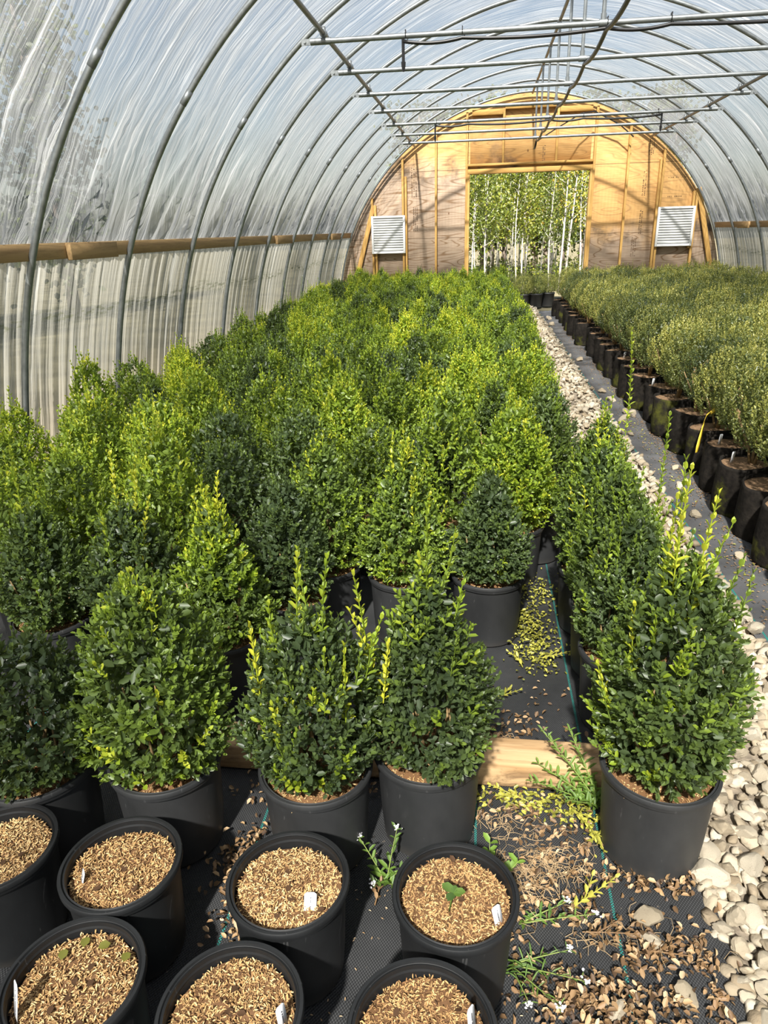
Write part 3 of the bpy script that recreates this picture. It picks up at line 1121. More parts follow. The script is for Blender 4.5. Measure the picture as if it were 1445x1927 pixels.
def shoot_leaves(m, base, axis, length, pairs, leaf, tone0, tone1, r, spread=0.75, w=0.52):
    """Opposite pairs of leaves along many straight shoots at once."""
    n = len(base)
    axis = axis / (np.linalg.norm(axis, axis=1)[:, None] + 1e-9)
    ref = r.normal(0, 1, (n, 3))
    s1 = np.cross(axis, ref)
    s1 /= np.linalg.norm(s1, axis=1)[:, None] + 1e-9
    s2 = np.cross(axis, s1)
    for k in range(pairs):
        f = (k + 0.8) / pairs
        side = s1 if k % 2 == 0 else s2
        P = base + axis * (length * f)[:, None]
        up = axis * 1.0
        sz = leaf * (1.0 - 0.35 * abs(f - 0.45) - (0.25 if k == pairs - 1 else 0))
        sp = spread * (1.1 - 0.65 * f)
        tn = tone0 + (tone1 - tone0) * f ** 1.6
        for sgn in (-1, 1):
            jit = r.normal(0, 0.22, (n, 3))
            D = axis * (0.55 + 0.45 * f) + side * sgn * sp + jit
            U = up - side * sgn * 0.6 + r.normal(0, 0.25, (n, 3))
            m.leaves(P, D, U, sz * r.uniform(0.78, 1.15, n), np.clip(tn + r.normal(0, 0.05, n), 0, 1), w=w)


def shrub_foliage(seed, H, R, z0, n_sh, leaf, tone, tip, pairs=6, prof=None, squash=1.0, upright=0.0, tone_top=None, off=(0, 0), lean=0.0, flare=0.0):
    """Body of a clipped boxwood: shoots over an egg or cone, plus sparse dark inner leaves."""
    r = np.random.default_rng(seed)
    m = MB()
    pr = PROF_R if prof is None else np.array(prof)
    t = r.random(n_sh * 3)
    keep = r.random(n_sh * 3) < np.interp(t, PROF_T, pr) * 0.9 + 0.12
    t = t[keep][:n_sh]
    n = len(t)
    a = r.random(n) * 2 * PI
    lump = 1 + 0.09 * np.sin(a * 3 + seed + t * 5) + 0.06 * np.sin(a * 5 - t * 9 + seed * 2)
    rr = R * np.interp(t, PROF_T, pr) * lump
    out = np.stack([np.cos(a), np.sin(a), np.zeros(n)], 1)
    tipz = z0 + t * H
    L = r.uniform(0.07, 0.12, n) * (H / 0.5) ** 0.3
    axis = out * (1.0 - 0.75 * t - upright * 0.35)[:, None] + np.array([0, 0, 1.0]) * (0.25 + 0.95 * t + upright)[:, None] + r.normal(0, 0.22, (n, 3))
    axis /= np.linalg.norm(axis, axis=1)[:, None]
    tip_p = out * rr[:, None] + np.stack([off[0] + lean * (t - .2), np.full(n, off[1]), tipz], 1)
    base = tip_p - axis * L[:, None] * r.uniform(0.75, 1.0, n)[:, None]
    base[:, 2] = np.maximum(base[:, 2], z0 + 0.004 * r.random(n))
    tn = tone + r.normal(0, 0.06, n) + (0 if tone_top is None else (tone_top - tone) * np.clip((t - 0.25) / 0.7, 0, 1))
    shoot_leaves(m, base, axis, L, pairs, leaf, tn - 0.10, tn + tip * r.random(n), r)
    # inner leaves
    k = n * 2
    t = r.random(k) * 0.92
    a = r.random(k) * 2 * PI
    q = np.sqrt(r.uniform(0.15, 0.75, k)) * R * np.interp(t, PROF_T, pr)
    P = np.stack([off[0] + lean * (t - .2) + q * np.cos(a), off[1] + q * np.sin(a), z0 + t * H], 1)
    D = r.normal(0, 1, (k, 3)) + np.array([0, 0, 0.6])
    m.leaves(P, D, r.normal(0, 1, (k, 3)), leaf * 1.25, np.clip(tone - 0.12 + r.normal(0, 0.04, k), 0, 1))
    return m


def new_growth(seed, shoots, leaf=0.026, m=None):
    """Long soft shoots: list of (base xyz, direction xyz, length, tone)."""
    r = np.random.default_rng(seed)
    m = MB() if m is None else m
    for (b, d, L, tn) in shoots:
        d = np.array(d, float)
        d /= np.linalg.norm(d)
        b = np.array(b, float)
        bend = r.normal(0, 0.05, 3)
        bend[2] = 0
        pairs = max(3, int(L / 0.019))
        pts = [b + d * L * f + bend * L * f * f for f in np.linspace(0, 1, 5)]
        m.tube(pts, [0.0019, 0.0018, 0.0016, 0.0013, 0.0009], 5, False, tone=min(1, tn * 0.8 + 0.05))
        base = np.array([pts[0]])
        # leaves along the bent stem
        for k in range(pairs):
            f = (k + 0.6) / pairs
            P = np.array([b + d * L * f + bend * L * f * f])
            a = k * PI / 2 + r.uniform(-.3, .3)
            s1 = np.cross(d, [0.3, 0.9, 0.1])
            s1 /= np.linalg.norm(s1)
            s2 = np.cross(d, s1)
            side = s1 * math.cos(a) + s2 * math.sin(a)
            sz = leaf * (1.05 - 0.45 * f) * r.uniform(0.85, 1.15)
            for sg in (-1, 1):
                D = d * (0.5 + 0.6 * f) + side * sg * (0.85 - 0.5 * f) + r.normal(0, 0.12, 3)
                m.leaves(P, [D], [d - side * sg * 0.5], sz, min(1, max(0, tn + r.normal(0, 0.05))), w=0.5)
    return m


def random_shoots(seed, H, R, z0, n, lo, hi, tone, tmin=0.35, amin=0, amax=2 * PI, prof=None, out_k=0.6):
    r = np.random.default_rng(seed + 991)
    res = []
    pr = PROF_R if prof is None else np.array(prof)
    for _ in range(n):
        t = r.uniform(tmin, 0.98)
        a = r.uniform(amin, amax)
        q = R * np.interp(t, PROF_T, pr) * r.uniform(0.7, 0.95)
        o = np.array([math.cos(a), math.sin(a), 0])
        d = o * (0.5 - 0.4 * t) * out_k + np.array([0, 0, 1.0]) + r.normal(0, 0.12, 3)
        L = r.uniform(lo, hi)
        res.append((o * q + np.array([0, 0, z0 + t * H - L * 0.25]), d, L, tone + r.normal(0, 0.06)))
    return res


def branch_mesh(seed, H, R, z0, zb):
    r = np.random.default_rng(seed + 55)
    m = MB()
    for _ in range(9):
        a = r.random() * 2 * PI
        q = R * r.uniform(0.2, 0.7)
        p1 = np.array([0.02 * math.cos(a), 0.02 * math.sin(a), zb])
        p3 = np.array([q * math.cos(a), q * math.sin(a), z0 + H * r.uniform(0.25, 0.55)])
        p2 = (p1 + p3) / 2 + np.array([0.02 * math.cos(a), 0.02 * math.sin(a), -0.01])
        m.tube([p1, p2, p3], [0.006, 0.004, 0.002], 6)
    return m


SHRUB_GROUP = 'potted boxwoods of the left bed'


def near_shrub(seed, x, y, top, R, tone, tip, label, n_sh=380, leaf=0.025, shoots=(), tone_top=None, prof=None, n_rand=0, rand_len=(0.08, 0.14), rand_tone=0.85, rand_tmin=0.3, z0=0.272, upright=0.0, pot_dx=0.0, hull=(0.25, 0.95), extra=None):
    H = top - z0
    t = thing('boxwood_shrub', label, 'shrub', (x, y, 0), random.uniform(-.1, .1), SHRUB_GROUP)
    p = obj('pot', pot_me, None, t)
    obj('rim', rim_me, None, p)
    stuff(obj('soil', soil_near(seed, POT_R - 0.0125, POT_H - 0.030, 1500, *hull), None, t))
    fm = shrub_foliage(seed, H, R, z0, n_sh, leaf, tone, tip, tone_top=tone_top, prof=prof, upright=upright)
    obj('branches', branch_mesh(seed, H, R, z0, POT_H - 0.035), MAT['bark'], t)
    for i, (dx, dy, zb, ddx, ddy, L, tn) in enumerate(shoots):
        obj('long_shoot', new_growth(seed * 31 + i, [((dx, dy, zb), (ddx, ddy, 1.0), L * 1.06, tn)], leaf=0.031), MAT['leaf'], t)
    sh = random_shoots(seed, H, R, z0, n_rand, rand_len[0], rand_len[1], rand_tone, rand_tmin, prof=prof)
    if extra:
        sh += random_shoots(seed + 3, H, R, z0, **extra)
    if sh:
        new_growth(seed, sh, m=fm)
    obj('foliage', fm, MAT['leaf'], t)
    return t


FAT = [.56, .88, 1.0, .95, .79, .54, .30, .08]       # fuller egg
CONE = [.62, .96, .97, .75, .52, .31, .16, .04]
low_front = dict(n=26, lo=0.05, hi=0.09, tone=0.86, tmin=0.05, amin=-PI * 0.95, amax=-PI * 0.05, out_k=1.6)

NEAR = []


def N(*a, **k):
    NEAR.append((a[1], a[2]))
    near_shrub(*a, **k)


# front row
N(1, -1.13, 1.36, 0.655, 0.185, 0.20, 0.22, 'dark rounded boxwood at the left edge of the front row', prof=FAT, n_sh=430, n_rand=8, rand_len=(.05, .08), rand_tone=0.6)
N(2, -0.80, 1.415, 0.80, 0.190, 0.36, 0.22, 'broad egg-shaped olive boxwood with yellow-green tufts low in front, second in the front row', prof=FAT, n_sh=520, leaf=0.0265, tone_top=0.46, n_rand=5, rand_len=(.05, .08), rand_tone=0.8, rand_tmin=.75, extra=low_front)
N(3, -0.395, 1.42, 0.74, 0.165, 0.20, 0.22, 'dark boxwood with thin upright yellow shoots, third in the front row', prof=FAT, n_sh=430, upright=0.5,
  shoots=[(-0.02, 0.0, 0.64, 0.03, 0, 0.24, .82), (0.03, 0.02, 0.62, 0.06, .05, 0.22, .72), (-0.11, -0.05, 0.50, -0.02, 0, 0.20, .95), (-0.07, -.03, .56, 0, 0, .18, .85), (0.10, -0.06, .46, .03, 0, .20, .85), (0.13, 0, .5, .25, .1, .16, .7), (0.12, .05, .5, .3, .1, .18, .7), (0.02, -.02, .66, -.05, 0, .16, .6)],
  n_rand=10, rand_len=(.08, .14), rand_tone=.6, extra=dict(n=30, lo=.06, hi=.10, tone=.80, tmin=0.05, amin=-PI * .9, amax=-PI * .2, out_k=1.2))
N(4, -0.110, 1.515, 0.80, 0.175, 0.32, 0.28, 'conical boxwood with a crooked yellow-green leading shoot, left of the bare timber', prof=CONE, n_sh=480,
  shoots=[(0.0, -0.02, 0.72, 0.03, 0, 0.24, .85), (0.03, 0, 0.74, 0.35, .1, 0.17, .8), (0.0, .02, .70, -.2, 0, .12, .75), (-0.13, -0.05, .50, -.15, 0, .20, .95), (-.10, -.08, .46, .1, 0, .18, 1.0), (-.15, -.02, .56, -.1, 0, .22, .85), (-.14, -.05, .42, -.3, 0, .14, .95), (0.06, .0, .64, .2, 0, .14, .6)],
  extra=dict(n=26, lo=.04, hi=.08, tone=.78, tmin=0.05, amin=-PI * .95, amax=.3, out_k=1.8), n_rand=10, rand_len=(.05, .09), rand_tone=.6)
N(5, 0.478, 1.505, 0.85, 0.172, 0.33, 0.26, 'tall boxwood with long yellow shoots beside the gravel, rightmost of the front row', prof=FAT, n_sh=520, leaf=0.0275,
  shoots=[(-0.03, -.02, .76, -.02, 0, .30, .92), (-.05, 0, .72, .04, 0, .26, .95), (.02, 0, .76, .06, 0, .24, .9), (.04, .03, .7, .1, 0, .22, .8), (-.02, .04, .78, .0, 0, .28, .8), (.11, 0, .62, .2, 0, .20, .6), (-.10, -.05, .58, -.15, 0, .16, .92), (-.14, -.04, .46, -.35, 0, .12, .85), (0.0, -.04, .66, .1, -.1, .2, .85), (.07, -.02, .66, .12, 0, .20, .62)],
  n_rand=12, rand_len=(.06, .12), rand_tone=.62, extra=dict(n=36, lo=.05, hi=.10, tone=.76, tmin=0.05, amin=-PI * 1.05, amax=-PI * .45, out_k=1.3))
# second row
N(11, -1.53, 2.10, 0.70, 0.175, 0.10, 0.22, 'dark blue-green boxwood with a tall pale leader, second row at the left edge', n_sh=430, tone_top=.22,
  shoots=[(-.03, 0, .60, .0, 0, .30, .82), (-.0, .02, .58, .05, 0, .26, .7), (-.06, 0, .52, -.05, 0, .22, .75), (.03, -.03, .55, .02, 0, .2, .45)], n_rand=6, rand_tone=.5)
N(12, -1.18, 2.09, 0.74, 0.175, 0.12, 0.24, 'dark boxwood topped by a forked yellow shoot, behind the dark left shrub', n_sh=430, tone_top=.26,
  shoots=[(-.02, 0, .58, .0, 0, .30, .92), (.03, 0, .56, .10, 0, .28, .98), (.05, -.02, .52, .12, 0, .22, .95), (-.07, 0, .52, -.08, 0, .22, .8), (-.04, -.04, .5, -.05, -.1, .2, .8), (.0, .03, .6, .03, 0, .2, .7)], n_rand=8, rand_tone=.65)
N(13, -0.852, 2.045, 0.755, 0.165, 0.30, 0.24, 'pale olive cone-shaped boxwood with yellowish crown, behind the egg-shaped one', n_sh=480, tone_top=.68, prof=CONE,
  shoots=[(.02, 0, .66, .05, 0, .18, .88), (.04, -.02, .6, .1, 0, .16, .95), (-.03, 0, .68, 0, 0, .14, .75)], n_rand=10, rand_tone=.8, rand_tmin=.55, rand_len=(.06, .11))
N(14, -0.69, 2.33, 0.74, 0.155, 0.11, 0.16, 'small dark blue-green boxwood right behind the pale olive cone', n_sh=400, n_rand=5, rand_tone=.45)
N(15, -0.605, 2.60, 0.80, 0.165, 0.44, 0.34, 'bright green boxwood in a tall pot with its whole right side showing', n_sh=430, tone_top=.3,
  n_rand=16, rand_tone=.78, rand_len=(.06, .12), rand_tmin=.1)
N(16, -0.275, 2.54, 0.80, 0.172, 0.42, 0.34, 'yellow-green boxwood with sprawling lime tufts, behind the crooked leader', n_sh=450, tone_top=.35, prof=CONE,
  shoots=[(.0, 0, .66, .05, 0, .24, .92), (.05, -.02, .56, .1, -.1, .2, .95), (.03, -.05, .5, .05, -.1, .2, .95), (.08, -.03, .45, .2, 0, .16, .9), (-.04, 0, .66, 0, 0, .18, .8)],
  n_rand=24, rand_tone=.84, rand_len=(.07, .13), rand_tmin=.05)
N(17, 0.057, 2.56, 0.70, 0.165, 0.13, 0.18, 'neat dark cone-shaped boxwood in a fully visible pot beside the leaf-strewn gap', n_sh=470, prof=CONE,
  n_rand=6, rand_tone=.75, rand_len=(.05, .08), rand_tmin=.1)
# the short column beside the gravel
N(18, 0.490, 2.04, 0.74, 0.165, 0.20, 0.25, 'mid-green upright boxwood behind the tall gravel-side one, second along the gravel', n_sh=440, upright=.4, n_rand=20, rand_tone=.6, rand_len=(.08, .15))
N(19, 0.495, 2.34, 0.80, 0.170, 0.34, 0.25, 'olive upright boxwood, third along the gravel edge', n_sh=440, upright=.5, n_rand=24, rand_tone=.66, rand_len=(.08, .16),
  shoots=[(.12, 0, .55, .05, 0, .4, .85)])
N(20, 0.48, 2.65, 0.80, 0.165, 0.16, 0.25, 'dark boxwood with yellow tips, fourth along the gravel edge', n_sh=420, tone_top=.4, n_rand=10, rand_tone=.82)
N(21, 0.17, 3.08, 0.84, 0.185, 0.58, 0.30, 'bright lime boxwood behind the neat dark cone', n_sh=450, prof=FAT, n_rand=34, rand_tone=.78, rand_len=(.06, .12), rand_tmin=.1)
N(22, 0.30, 3.33, 0.86, 0.175, 0.48, 0.32, 'fresh green boxwood just behind the bright lime one', n_sh=420, n_rand=18, rand_tone=.72, rand_tmin=.1)
N(23, 0.52, 2.96, 0.82, 0.165, 0.44, 0.32, 'yellow-tipped boxwood with one very tall thin leader, fifth along the gravel edge', n_sh=420, n_rand=16, rand_tone=.9,
  shoots=[(.10, .05, .72, .04, 0, .42, .78)])
N(24, -0.20, 3.42, 0.74, 0.165, 0.10, 0.14, 'dark gray-green boxwood with an exposed pot rim behind the yellow-green tufts', n_sh=400)
N(25, 0.09, 3.84, 0.80, 0.170, 0.30, 0.20, 'pale grayish boxwood standing tall behind the lime boxwood', n_sh=430, tone_top=.55, prof=CONE)

# the packed rest of the left bed ---------------------------------------
MASS = []
for k in range(10):
    bright = k < 6
    tone = [0.60, 0.54, 0.66, 0.48, 0.58, 0.52, 0.18, 0.24, 0.30, 0.16][k]
    H = [0.56, 0.52, 0.58, 0.54, 0.60, 0.53, 0.50, 0.54, 0.57, 0.48][k]
    R = [0.20, 0.21, 0.20, 0.19, 0.20, 0.21, 0.19, 0.20, 0.19, 0.20][k]
    z0 = 0.27
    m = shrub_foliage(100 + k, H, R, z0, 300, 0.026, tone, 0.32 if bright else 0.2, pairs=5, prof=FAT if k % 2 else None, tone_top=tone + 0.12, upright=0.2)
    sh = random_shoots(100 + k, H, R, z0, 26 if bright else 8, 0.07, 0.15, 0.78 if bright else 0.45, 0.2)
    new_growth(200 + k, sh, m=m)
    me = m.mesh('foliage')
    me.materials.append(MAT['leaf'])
    MASS.append(me)

MASS_LABEL = {
    'back': 'bushy boxwood packed into the last rows of the left bed by the plywood wall',
    'film': 'bushy boxwood packed along the left film wall behind the nearest shrubs',
    'gravel': 'bushy boxwood in the column that edges the gravel further up the left bed',
    'mid': 'bushy boxwood packed into the middle of the left bed',
}
r = np.random.default_rng(77)
rows = np.arange(2.42, 14.25, 0.345)
n_mass = 0
for ri, y0 in enumerate(rows):
    xs = np.arange(-2.22, 0.56, 0.35) + (0.0 if ri % 2 == 0 else 0.16)
    for ci, x0 in enumerate(xs):
        x = min(x0 + r.normal(0, 0.025), 0.56)
        y = y0 + r.normal(0, 0.025)
        if x > 0.60:
            continue
        if any((x - a) ** 2 + (y - b) ** 2 < 0.275 ** 2 for a, b in NEAR):
            continue
        if 0.15 < x < 0.40 and y < 2.85:
            continue
        if y < 2.75 and x > -0.5:
            continue
        top = 0.80
        if not in_frame((x, y, 0.75), 150):
            continue
        zone = 'back' if y > 11.5 else 'film' if x < -1.7 else 'gravel' if x > 0.35 else 'mid'
        t = thing('boxwood_shrub', MASS_LABEL[zone], 'shrub', (x, y, 0), r.random() * 2 * PI, SHRUB_GROUP)
        p_dark = 0.28 + 0.22 * math.sin(x * 2.3 + y * 1.1) + (0.15 if y > 12.5 else 0) + (0.3 if x > 0.4 and y > 4 else 0)
        k = int(r.integers(6, 10)) if r.random() < p_dark else int(r.integers(0, 6))
        s = r.uniform(0.92, 1.10)
        obj('pot', mass_pot_me, None, t)
        obj('soil', mass_soil_me, None, t)
        f = obj('foliage', MASS[k], None, t)
        f.scale = (1, 1, s)
        n_mass += 1

# ------------------------------------------------------------------ right bed in fabric bags
BAG_H, BAG_R = 0.30, 0.145


def bag_mesh(seed):
    r = np.random.default_rng(seed)
    ph = r.random(4) * 6

    def wob(rr, zz, a):
        k = 1 + 0.035 * np.sin(a * 3 + ph[0] + zz * 9) + 0.02 * np.sin(a * 7 + ph[1]) * (zz / BAG_H)
        return rr * k, zz + 0.008 * np.sin(a * 2 + ph[2]) * (zz / BAG_H)
    m = MB()
    m.lathe([(BAG_R * .95, 0), (BAG_R * 1.0, 0.02), (BAG_R * 1.02, 0.10), (BAG_R * 1.0, 0.2), (BAG_R * .98, 0.285), (BAG_R * .96, BAG_H), (BAG_R * .92, BAG_H + 0.001), (BAG_R * .90, BAG_H - 0.03)], 30, True, wob)
    me = m.mesh('fabric_bag', True)
    me.materials.append(MAT['bag'])
    return me


BAGS = [bag_mesh(300 + k) for k in range(4)]
bag_soil_me = disc(BAG_R * .92, BAG_H - 0.012, 0.004, 2, 20, 4).mesh('soil', True)
bag_soil_me.materials.append(MAT['bag_soil'])
RIGHT = []
UP = [.45, .72, .95, 1.0, .92, .72, .46, .14]
for k in range(8):
    tone = [0.35, 0.45, 0.28, 0.50, 0.37, 0.30, 0.44, 0.24][k]
    H = [0.50, 0.53, 0.48, 0.52, 0.54, 0.50, 0.49, 0.52][k]
    z0 = 0.36
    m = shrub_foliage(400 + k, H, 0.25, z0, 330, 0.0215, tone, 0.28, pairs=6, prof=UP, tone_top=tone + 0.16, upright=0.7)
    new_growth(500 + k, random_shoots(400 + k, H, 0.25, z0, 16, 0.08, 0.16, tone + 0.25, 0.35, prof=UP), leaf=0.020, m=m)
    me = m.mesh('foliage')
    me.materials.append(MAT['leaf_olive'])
    b = MB()
    rr = np.random.default_rng(600 + k)
    for _ in range(6):
        a = rr.random() * 2 * PI
        p3 = np.array([0.16 * math.cos(a) + 0.03, 0.16 * math.sin(a), z0 + 0.22])
        b.tube([(0.01 * math.cos(a), 0.01 * math.sin(a), BAG_H - 0.02), (0.03 * math.cos(a), 0.03 * math.sin(a), BAG_H + 0.07), p3], [0.009, 0.006, 0.003], 6)
    be = b.mesh('branches', True)
    be.materials.append(MAT['bark'])
    RIGHT.append((me, be))
r = np.random.default_rng(88)
first_col = [1.56, 1.98, 2.42, 2.86, 3.30, 3.62, 3.98, 4.36, 4.75, 5.20, 5.66, 6.08, 6.55, 6.98, 7.45, 7.95, 8.4, 8.85, 9.3, 9.8, 10.3, 10.8, 11.3, 11.8, 12.3, 12.8, 13.3, 13.8]
n_right = 0
R_LABEL = {'back': 'olive-leaved shrub deep in the right bed near the plywood wall',
           'mid': 'olive-leaved shrub packed behind the first row of fabric bags in the right bed'}
ri = 0
n_vis = 0
for c in range(7):
    x0 = 1.50 + c * 0.43
    ys_ = first_col if c == 0 else list(np.arange(1.97 + (0.2 if c % 2 else 0.0), 14.2, 0.43))
    for y0 in ys_:
        x = x0 + r.normal(0, 0.02)
        y = y0 + r.normal(0, 0.02) * (c > 0)
        if x > 4.05:
            x = 4.05
        if not in_frame((x, y, 0.6), 420):
            continue
        if c == 0:
            seen = in_frame((x - 0.13, y, 0.25), 0)
            if seen:
                lab = ('olive-leaved shrub in a black fabric bag, nearest in the row along the path' if n_vis == 0 else
                       f'olive-leaved shrub in a black fabric bag, {ORD[n_vis]} in the row along the path' if n_vis < 20 else
                       'olive-leaved shrub in a fabric bag at the far end of the row along the path')
                n_vis += 1
            else:
                lab = 'olive-leaved shrub cut off by the right edge, before the nearest whole fabric bag'
        else:
            lab = R_LABEL['back' if y > 10 else 'mid']
        t = thing('bagged_shrub', lab, 'shrub', (x, y, 0), 0, 'shrubs in fabric bags of the right bed')
        k = int(r.integers(0, 8))
        b = obj('fabric_bag', BAGS[k % 4], None, t)
        b.rotation_euler.z = r.random() * 6
        obj('soil', bag_soil_me, None, t)
        f = obj('foliage', RIGHT[k][0], None, t)
        rz = r.random() * 2 * PI
        s = r.uniform(0.92, 1.08)
        ox = 0.13 if c == 0 else 0.05
        for q in (f,):
            q.rotation_euler.z = rz
            q.scale = (1, 1, s)
            q.location = (ox, 0, 0.36 * (1 - s))
        if c == 0:
            br = obj('branches', RIGHT[k][1], None, t)
            br.location = (0.03, 0, 0)
        n_right += 1
print('MASS', n_mass, 'RIGHT', n_right)

# ------------------------------------------------------------------ empty pots in front
EP_R, EP_H = 0.128, 0.262
ep_me, er_me = pot_meshes(EP_R, EP_H, 0.84, 0.012, 'pot_new', 64)
EMPTY = [(-1.075, 1.10, 'black pot of pale rice hulls cut by the left edge', 11, (0.4, 1.0)),
         (-0.766, 1.089, 'black pot of rice hulls with a small tag on its left rim', 12, (0.22, .9)),
         (-0.382, 1.082, 'black pot of rice hulls with a white tag at its lower right', 13, (0.28, .95)),
         (-0.024, 1.086, 'black pot of rice hulls with a small seedling sprouting in it', 14, (0.18, .85)),
         (-0.731, 0.825, 'black pot of rice hulls with green leaf scraps, lower left corner', 15, (0.25, .95)),
         (-0.417, 0.803, 'black pot of rice hulls at the bottom edge, between two others', 16, (0.22, .9)),
         (-0.072, 0.805, 'black pot of brown rice hulls at the bottom edge, rightmost of the bottom row', 17, (0.12, .8))]
for x, y, lab, sd, (lo, hi) in EMPTY:
    t = thing('nursery_pot', lab, 'pot', (x, y, 0), 0, 'black pots filled with rice hulls')
    p = obj('pot', ep_me, None, t)
    obj('rim', er_me, None, p)
    rr = np.random.default_rng(sd)
    R_, z_ = EP_R - 0.0150, EP_H - 0.031
    m = disc(R_, z_, 0.005, sd, 40, 10)
    m.tone = [np.full(m.n, 0.15)]
    hull_grains(m, R_ * 0.99, z_, 0.005, sd, 3000, rr, 0.0088, lo, hi)
    stuff(obj('mulch', m, MAT['hulls'], t))
    m = MB()
    for _ in range(6):
        a, q = rr.random() * 6.28, R_ * rr.random() * 0.9
        P = [[q * math.cos(a), q * math.sin(a), z_ + 0.012]]
        m.leaves(P, [rr.normal(0, 1, 3) * [1, 1, .1]], [[0, 0, 1]], 0.018, 0.3, w=0.7)
    m.tone = [q * 0 + 0.03 for q in m.tone]
    stuff(obj('bark_chips', m, MAT['hulls'], t))
    if sd == 14:
        m = MB()
        m.tube([(-0.012, -0.022, z_), (-0.008, -0.02, z_ + 0.03), (-0.004, -0.018, z_ + 0.05)], 0.0016, 6)
        b0 = np.array([-0.004, -0.018, z_ + 0.05])
        for a, L, tn in ((0.1, .026, .5), (2.5, .030, .35), (4.3, .026, .0), (1.3, .018, .2), (-.5, .018, .5)):
            m.leaves([b0], [[math.cos(a), math.sin(a), .15]], [[0, 0, 1]], L, tn, w=0.75)
        obj('seedling', m, MAT['weed'], t)
    if sd == 15:
        m = MB()
        for dx, dy in ((-.02, .07), (.03, .085), (-.05, .04), (.075, .05)):
            m.leaves([[dx, dy, z_ + 0.018]], [rr.normal(0, 1, 3) * [1, 1, .15]], [[0.1, -.1, 1]], 0.024, 0.12, w=0.8)
        stuff(obj('leaf_scraps', m, MAT['clipping'], t))
# tags stuck into the pots


def plant_tag(x, y, z, L, w, tilt, rz, lab):
    t = thing('plant_tag', lab, 'tag', (x, y, z), rz, 'white plant tags')
    R = np.array(Euler((tilt, 0, 0)).to_matrix())
    m = MB()
    pts = np.array([[-w / 2, 0, 0], [w / 2, 0, 0], [w / 2, 0, L * .94], [w * .3, 0, L], [-w * .3, 0, L], [-w / 2, 0, L * .94]])
    f = np.vstack([pts + [0, -0.0006, 0], pts + [0, 0.0006, 0]]) @ R.T
    q = [[0, 1, 2, 5], [6, 11, 8, 7], [2, 3, 4, 5], [8, 11, 10, 9]] + [[i, i + 6, (i + 1) % 6 + 6, (i + 1) % 6] for i in range(6)]
    m.add(f, q)
    obj('blade', m, MAT['tag'], t)
    m = MB()
    rr = np.random.default_rng(int(abs(x) * 1000))
    p = L * 0.30
    while p < L * 0.85:
        k = rr.uniform(0.0012, 0.003)
        if rr.random() < 0.8:
            c = np.array([0.001, -0.0009, p]) @ R.T
            m.box(c, (0.0022, 0.0006, k * .7), R)
        p += k
    obj('print', m, MAT['ink'], t)


plant_tag(-0.323, 1.015, 0.214, 0.062, 0.026, -0.75, 0.1, 'white tag in the hulls of the pot near the middle')
plant_tag(0.072, 1.040, 0.212, 0.062, 0.022, -0.35, 0.75, 'white tag on the right side of the pot with the seedling')
plant_tag(-0.848, 1.045, 0.212, 0.055, 0.020, -0.3, -0.9, 'white tag on the left rim of the back-left hull pot')
plant_tag(-0.815, 0.757, 0.208, 0.11, 0.022, -0.2, -0.75, 'large white tag in the lower left corner pot of hulls')
plant_tag(-0.318, 0.800, 0.210, 0.075, 0.020, -0.1, 1.0, 'white tag standing in the bottom middle hull pot')
plant_tag(0.018, 0.815, 0.212, 0.10, 0.020, -0.1, 1.0, 'white tag standing tall in the bottom right hull pot')
for x, y, lab in ((1.415, 3.26, 'white tag in the nearest fabric bag'), (1.42, 4.00, 'white tag in a fabric bag, second tag along the path'), (1.46, 4.36, 'white tag leaning in a fabric bag, third along the path'),
                  (1.44, 6.08, 'white tag in a mossy fabric bag further up the path'), (1.44, 6.98, 'white tag in a shaded fabric bag up the path'), (1.46, 7.45, 'white tag in the farthest tagged fabric bag')):
    plant_tag(x, y, 0.285, 0.075, 0.02, 0.15, 0.3, lab)

# yellow ribbon on a bag
m = MB()
pts = np.array([(1.56, 4.70, 0.42), (1.50, 4.66, 0.43), (1.44, 4.60, 0.41), (1.41, 4.54, 0.36), (1.39, 4.50, 0.30), (1.375, 4.47, 0.25), (1.37, 4.46, 0.21)])
wv = np.array([[0, .012, .012], [0, .012, .01], [.004, .014, .006], [.01, .014, .0], [.013, .012, 0], [.014, .010, 0], [.012, .008, 0]])
a_, b_ = pts + wv, pts - wv
th = np.array([0.0008, 0, 0.0008])
v = np.stack([a_ + th, b_ + th, a_ - th, b_ - th], 1).reshape(-1, 3)
q = []
for i in range(len(pts) - 1):
    o = i * 4
    q += [[o, o + 4, o + 5, o + 1], [o + 2, o + 3, o + 7, o + 6], [o, o + 2, o + 6, o + 4], [o + 1, o + 5, o + 7, o + 3]]
q += [[0, 1, 3, 2], [len(v) - 4, len(v) - 2, len(v) - 1, len(v) - 3]]
m.add(v, q)
tag(smooth(obj('marker_ribbon', m, MAT['ribbon'])), 'yellow ribbon hanging from a shrub over the fabric bags', 'ribbon')

# ------------------------------------------------------------------ timber, stones, litter, weeds
m = MB()
m.box((0, 0, 0.044), (1.36, 0.118, 0.088))
tag(bevel(obj('timber_beam', m, MAT['timber'], None, (-0.275, 1.742, 0.0)), 0.006, 2), 'bare sawn timber lying across the bed behind the front row', 'timber')


def ico(sub):
    import bmesh
    bm = bmesh.new()
    bmesh.ops.create_icosphere(bm, subdivisions=sub, radius=1.0)
    bm.verts.ensure_lookup_table()
    v = np.array([p.co[:] for p in bm.verts])
    f = np.array([[q.index for q in p.verts] for p in bm.faces])
    bm.free()
    return v, f


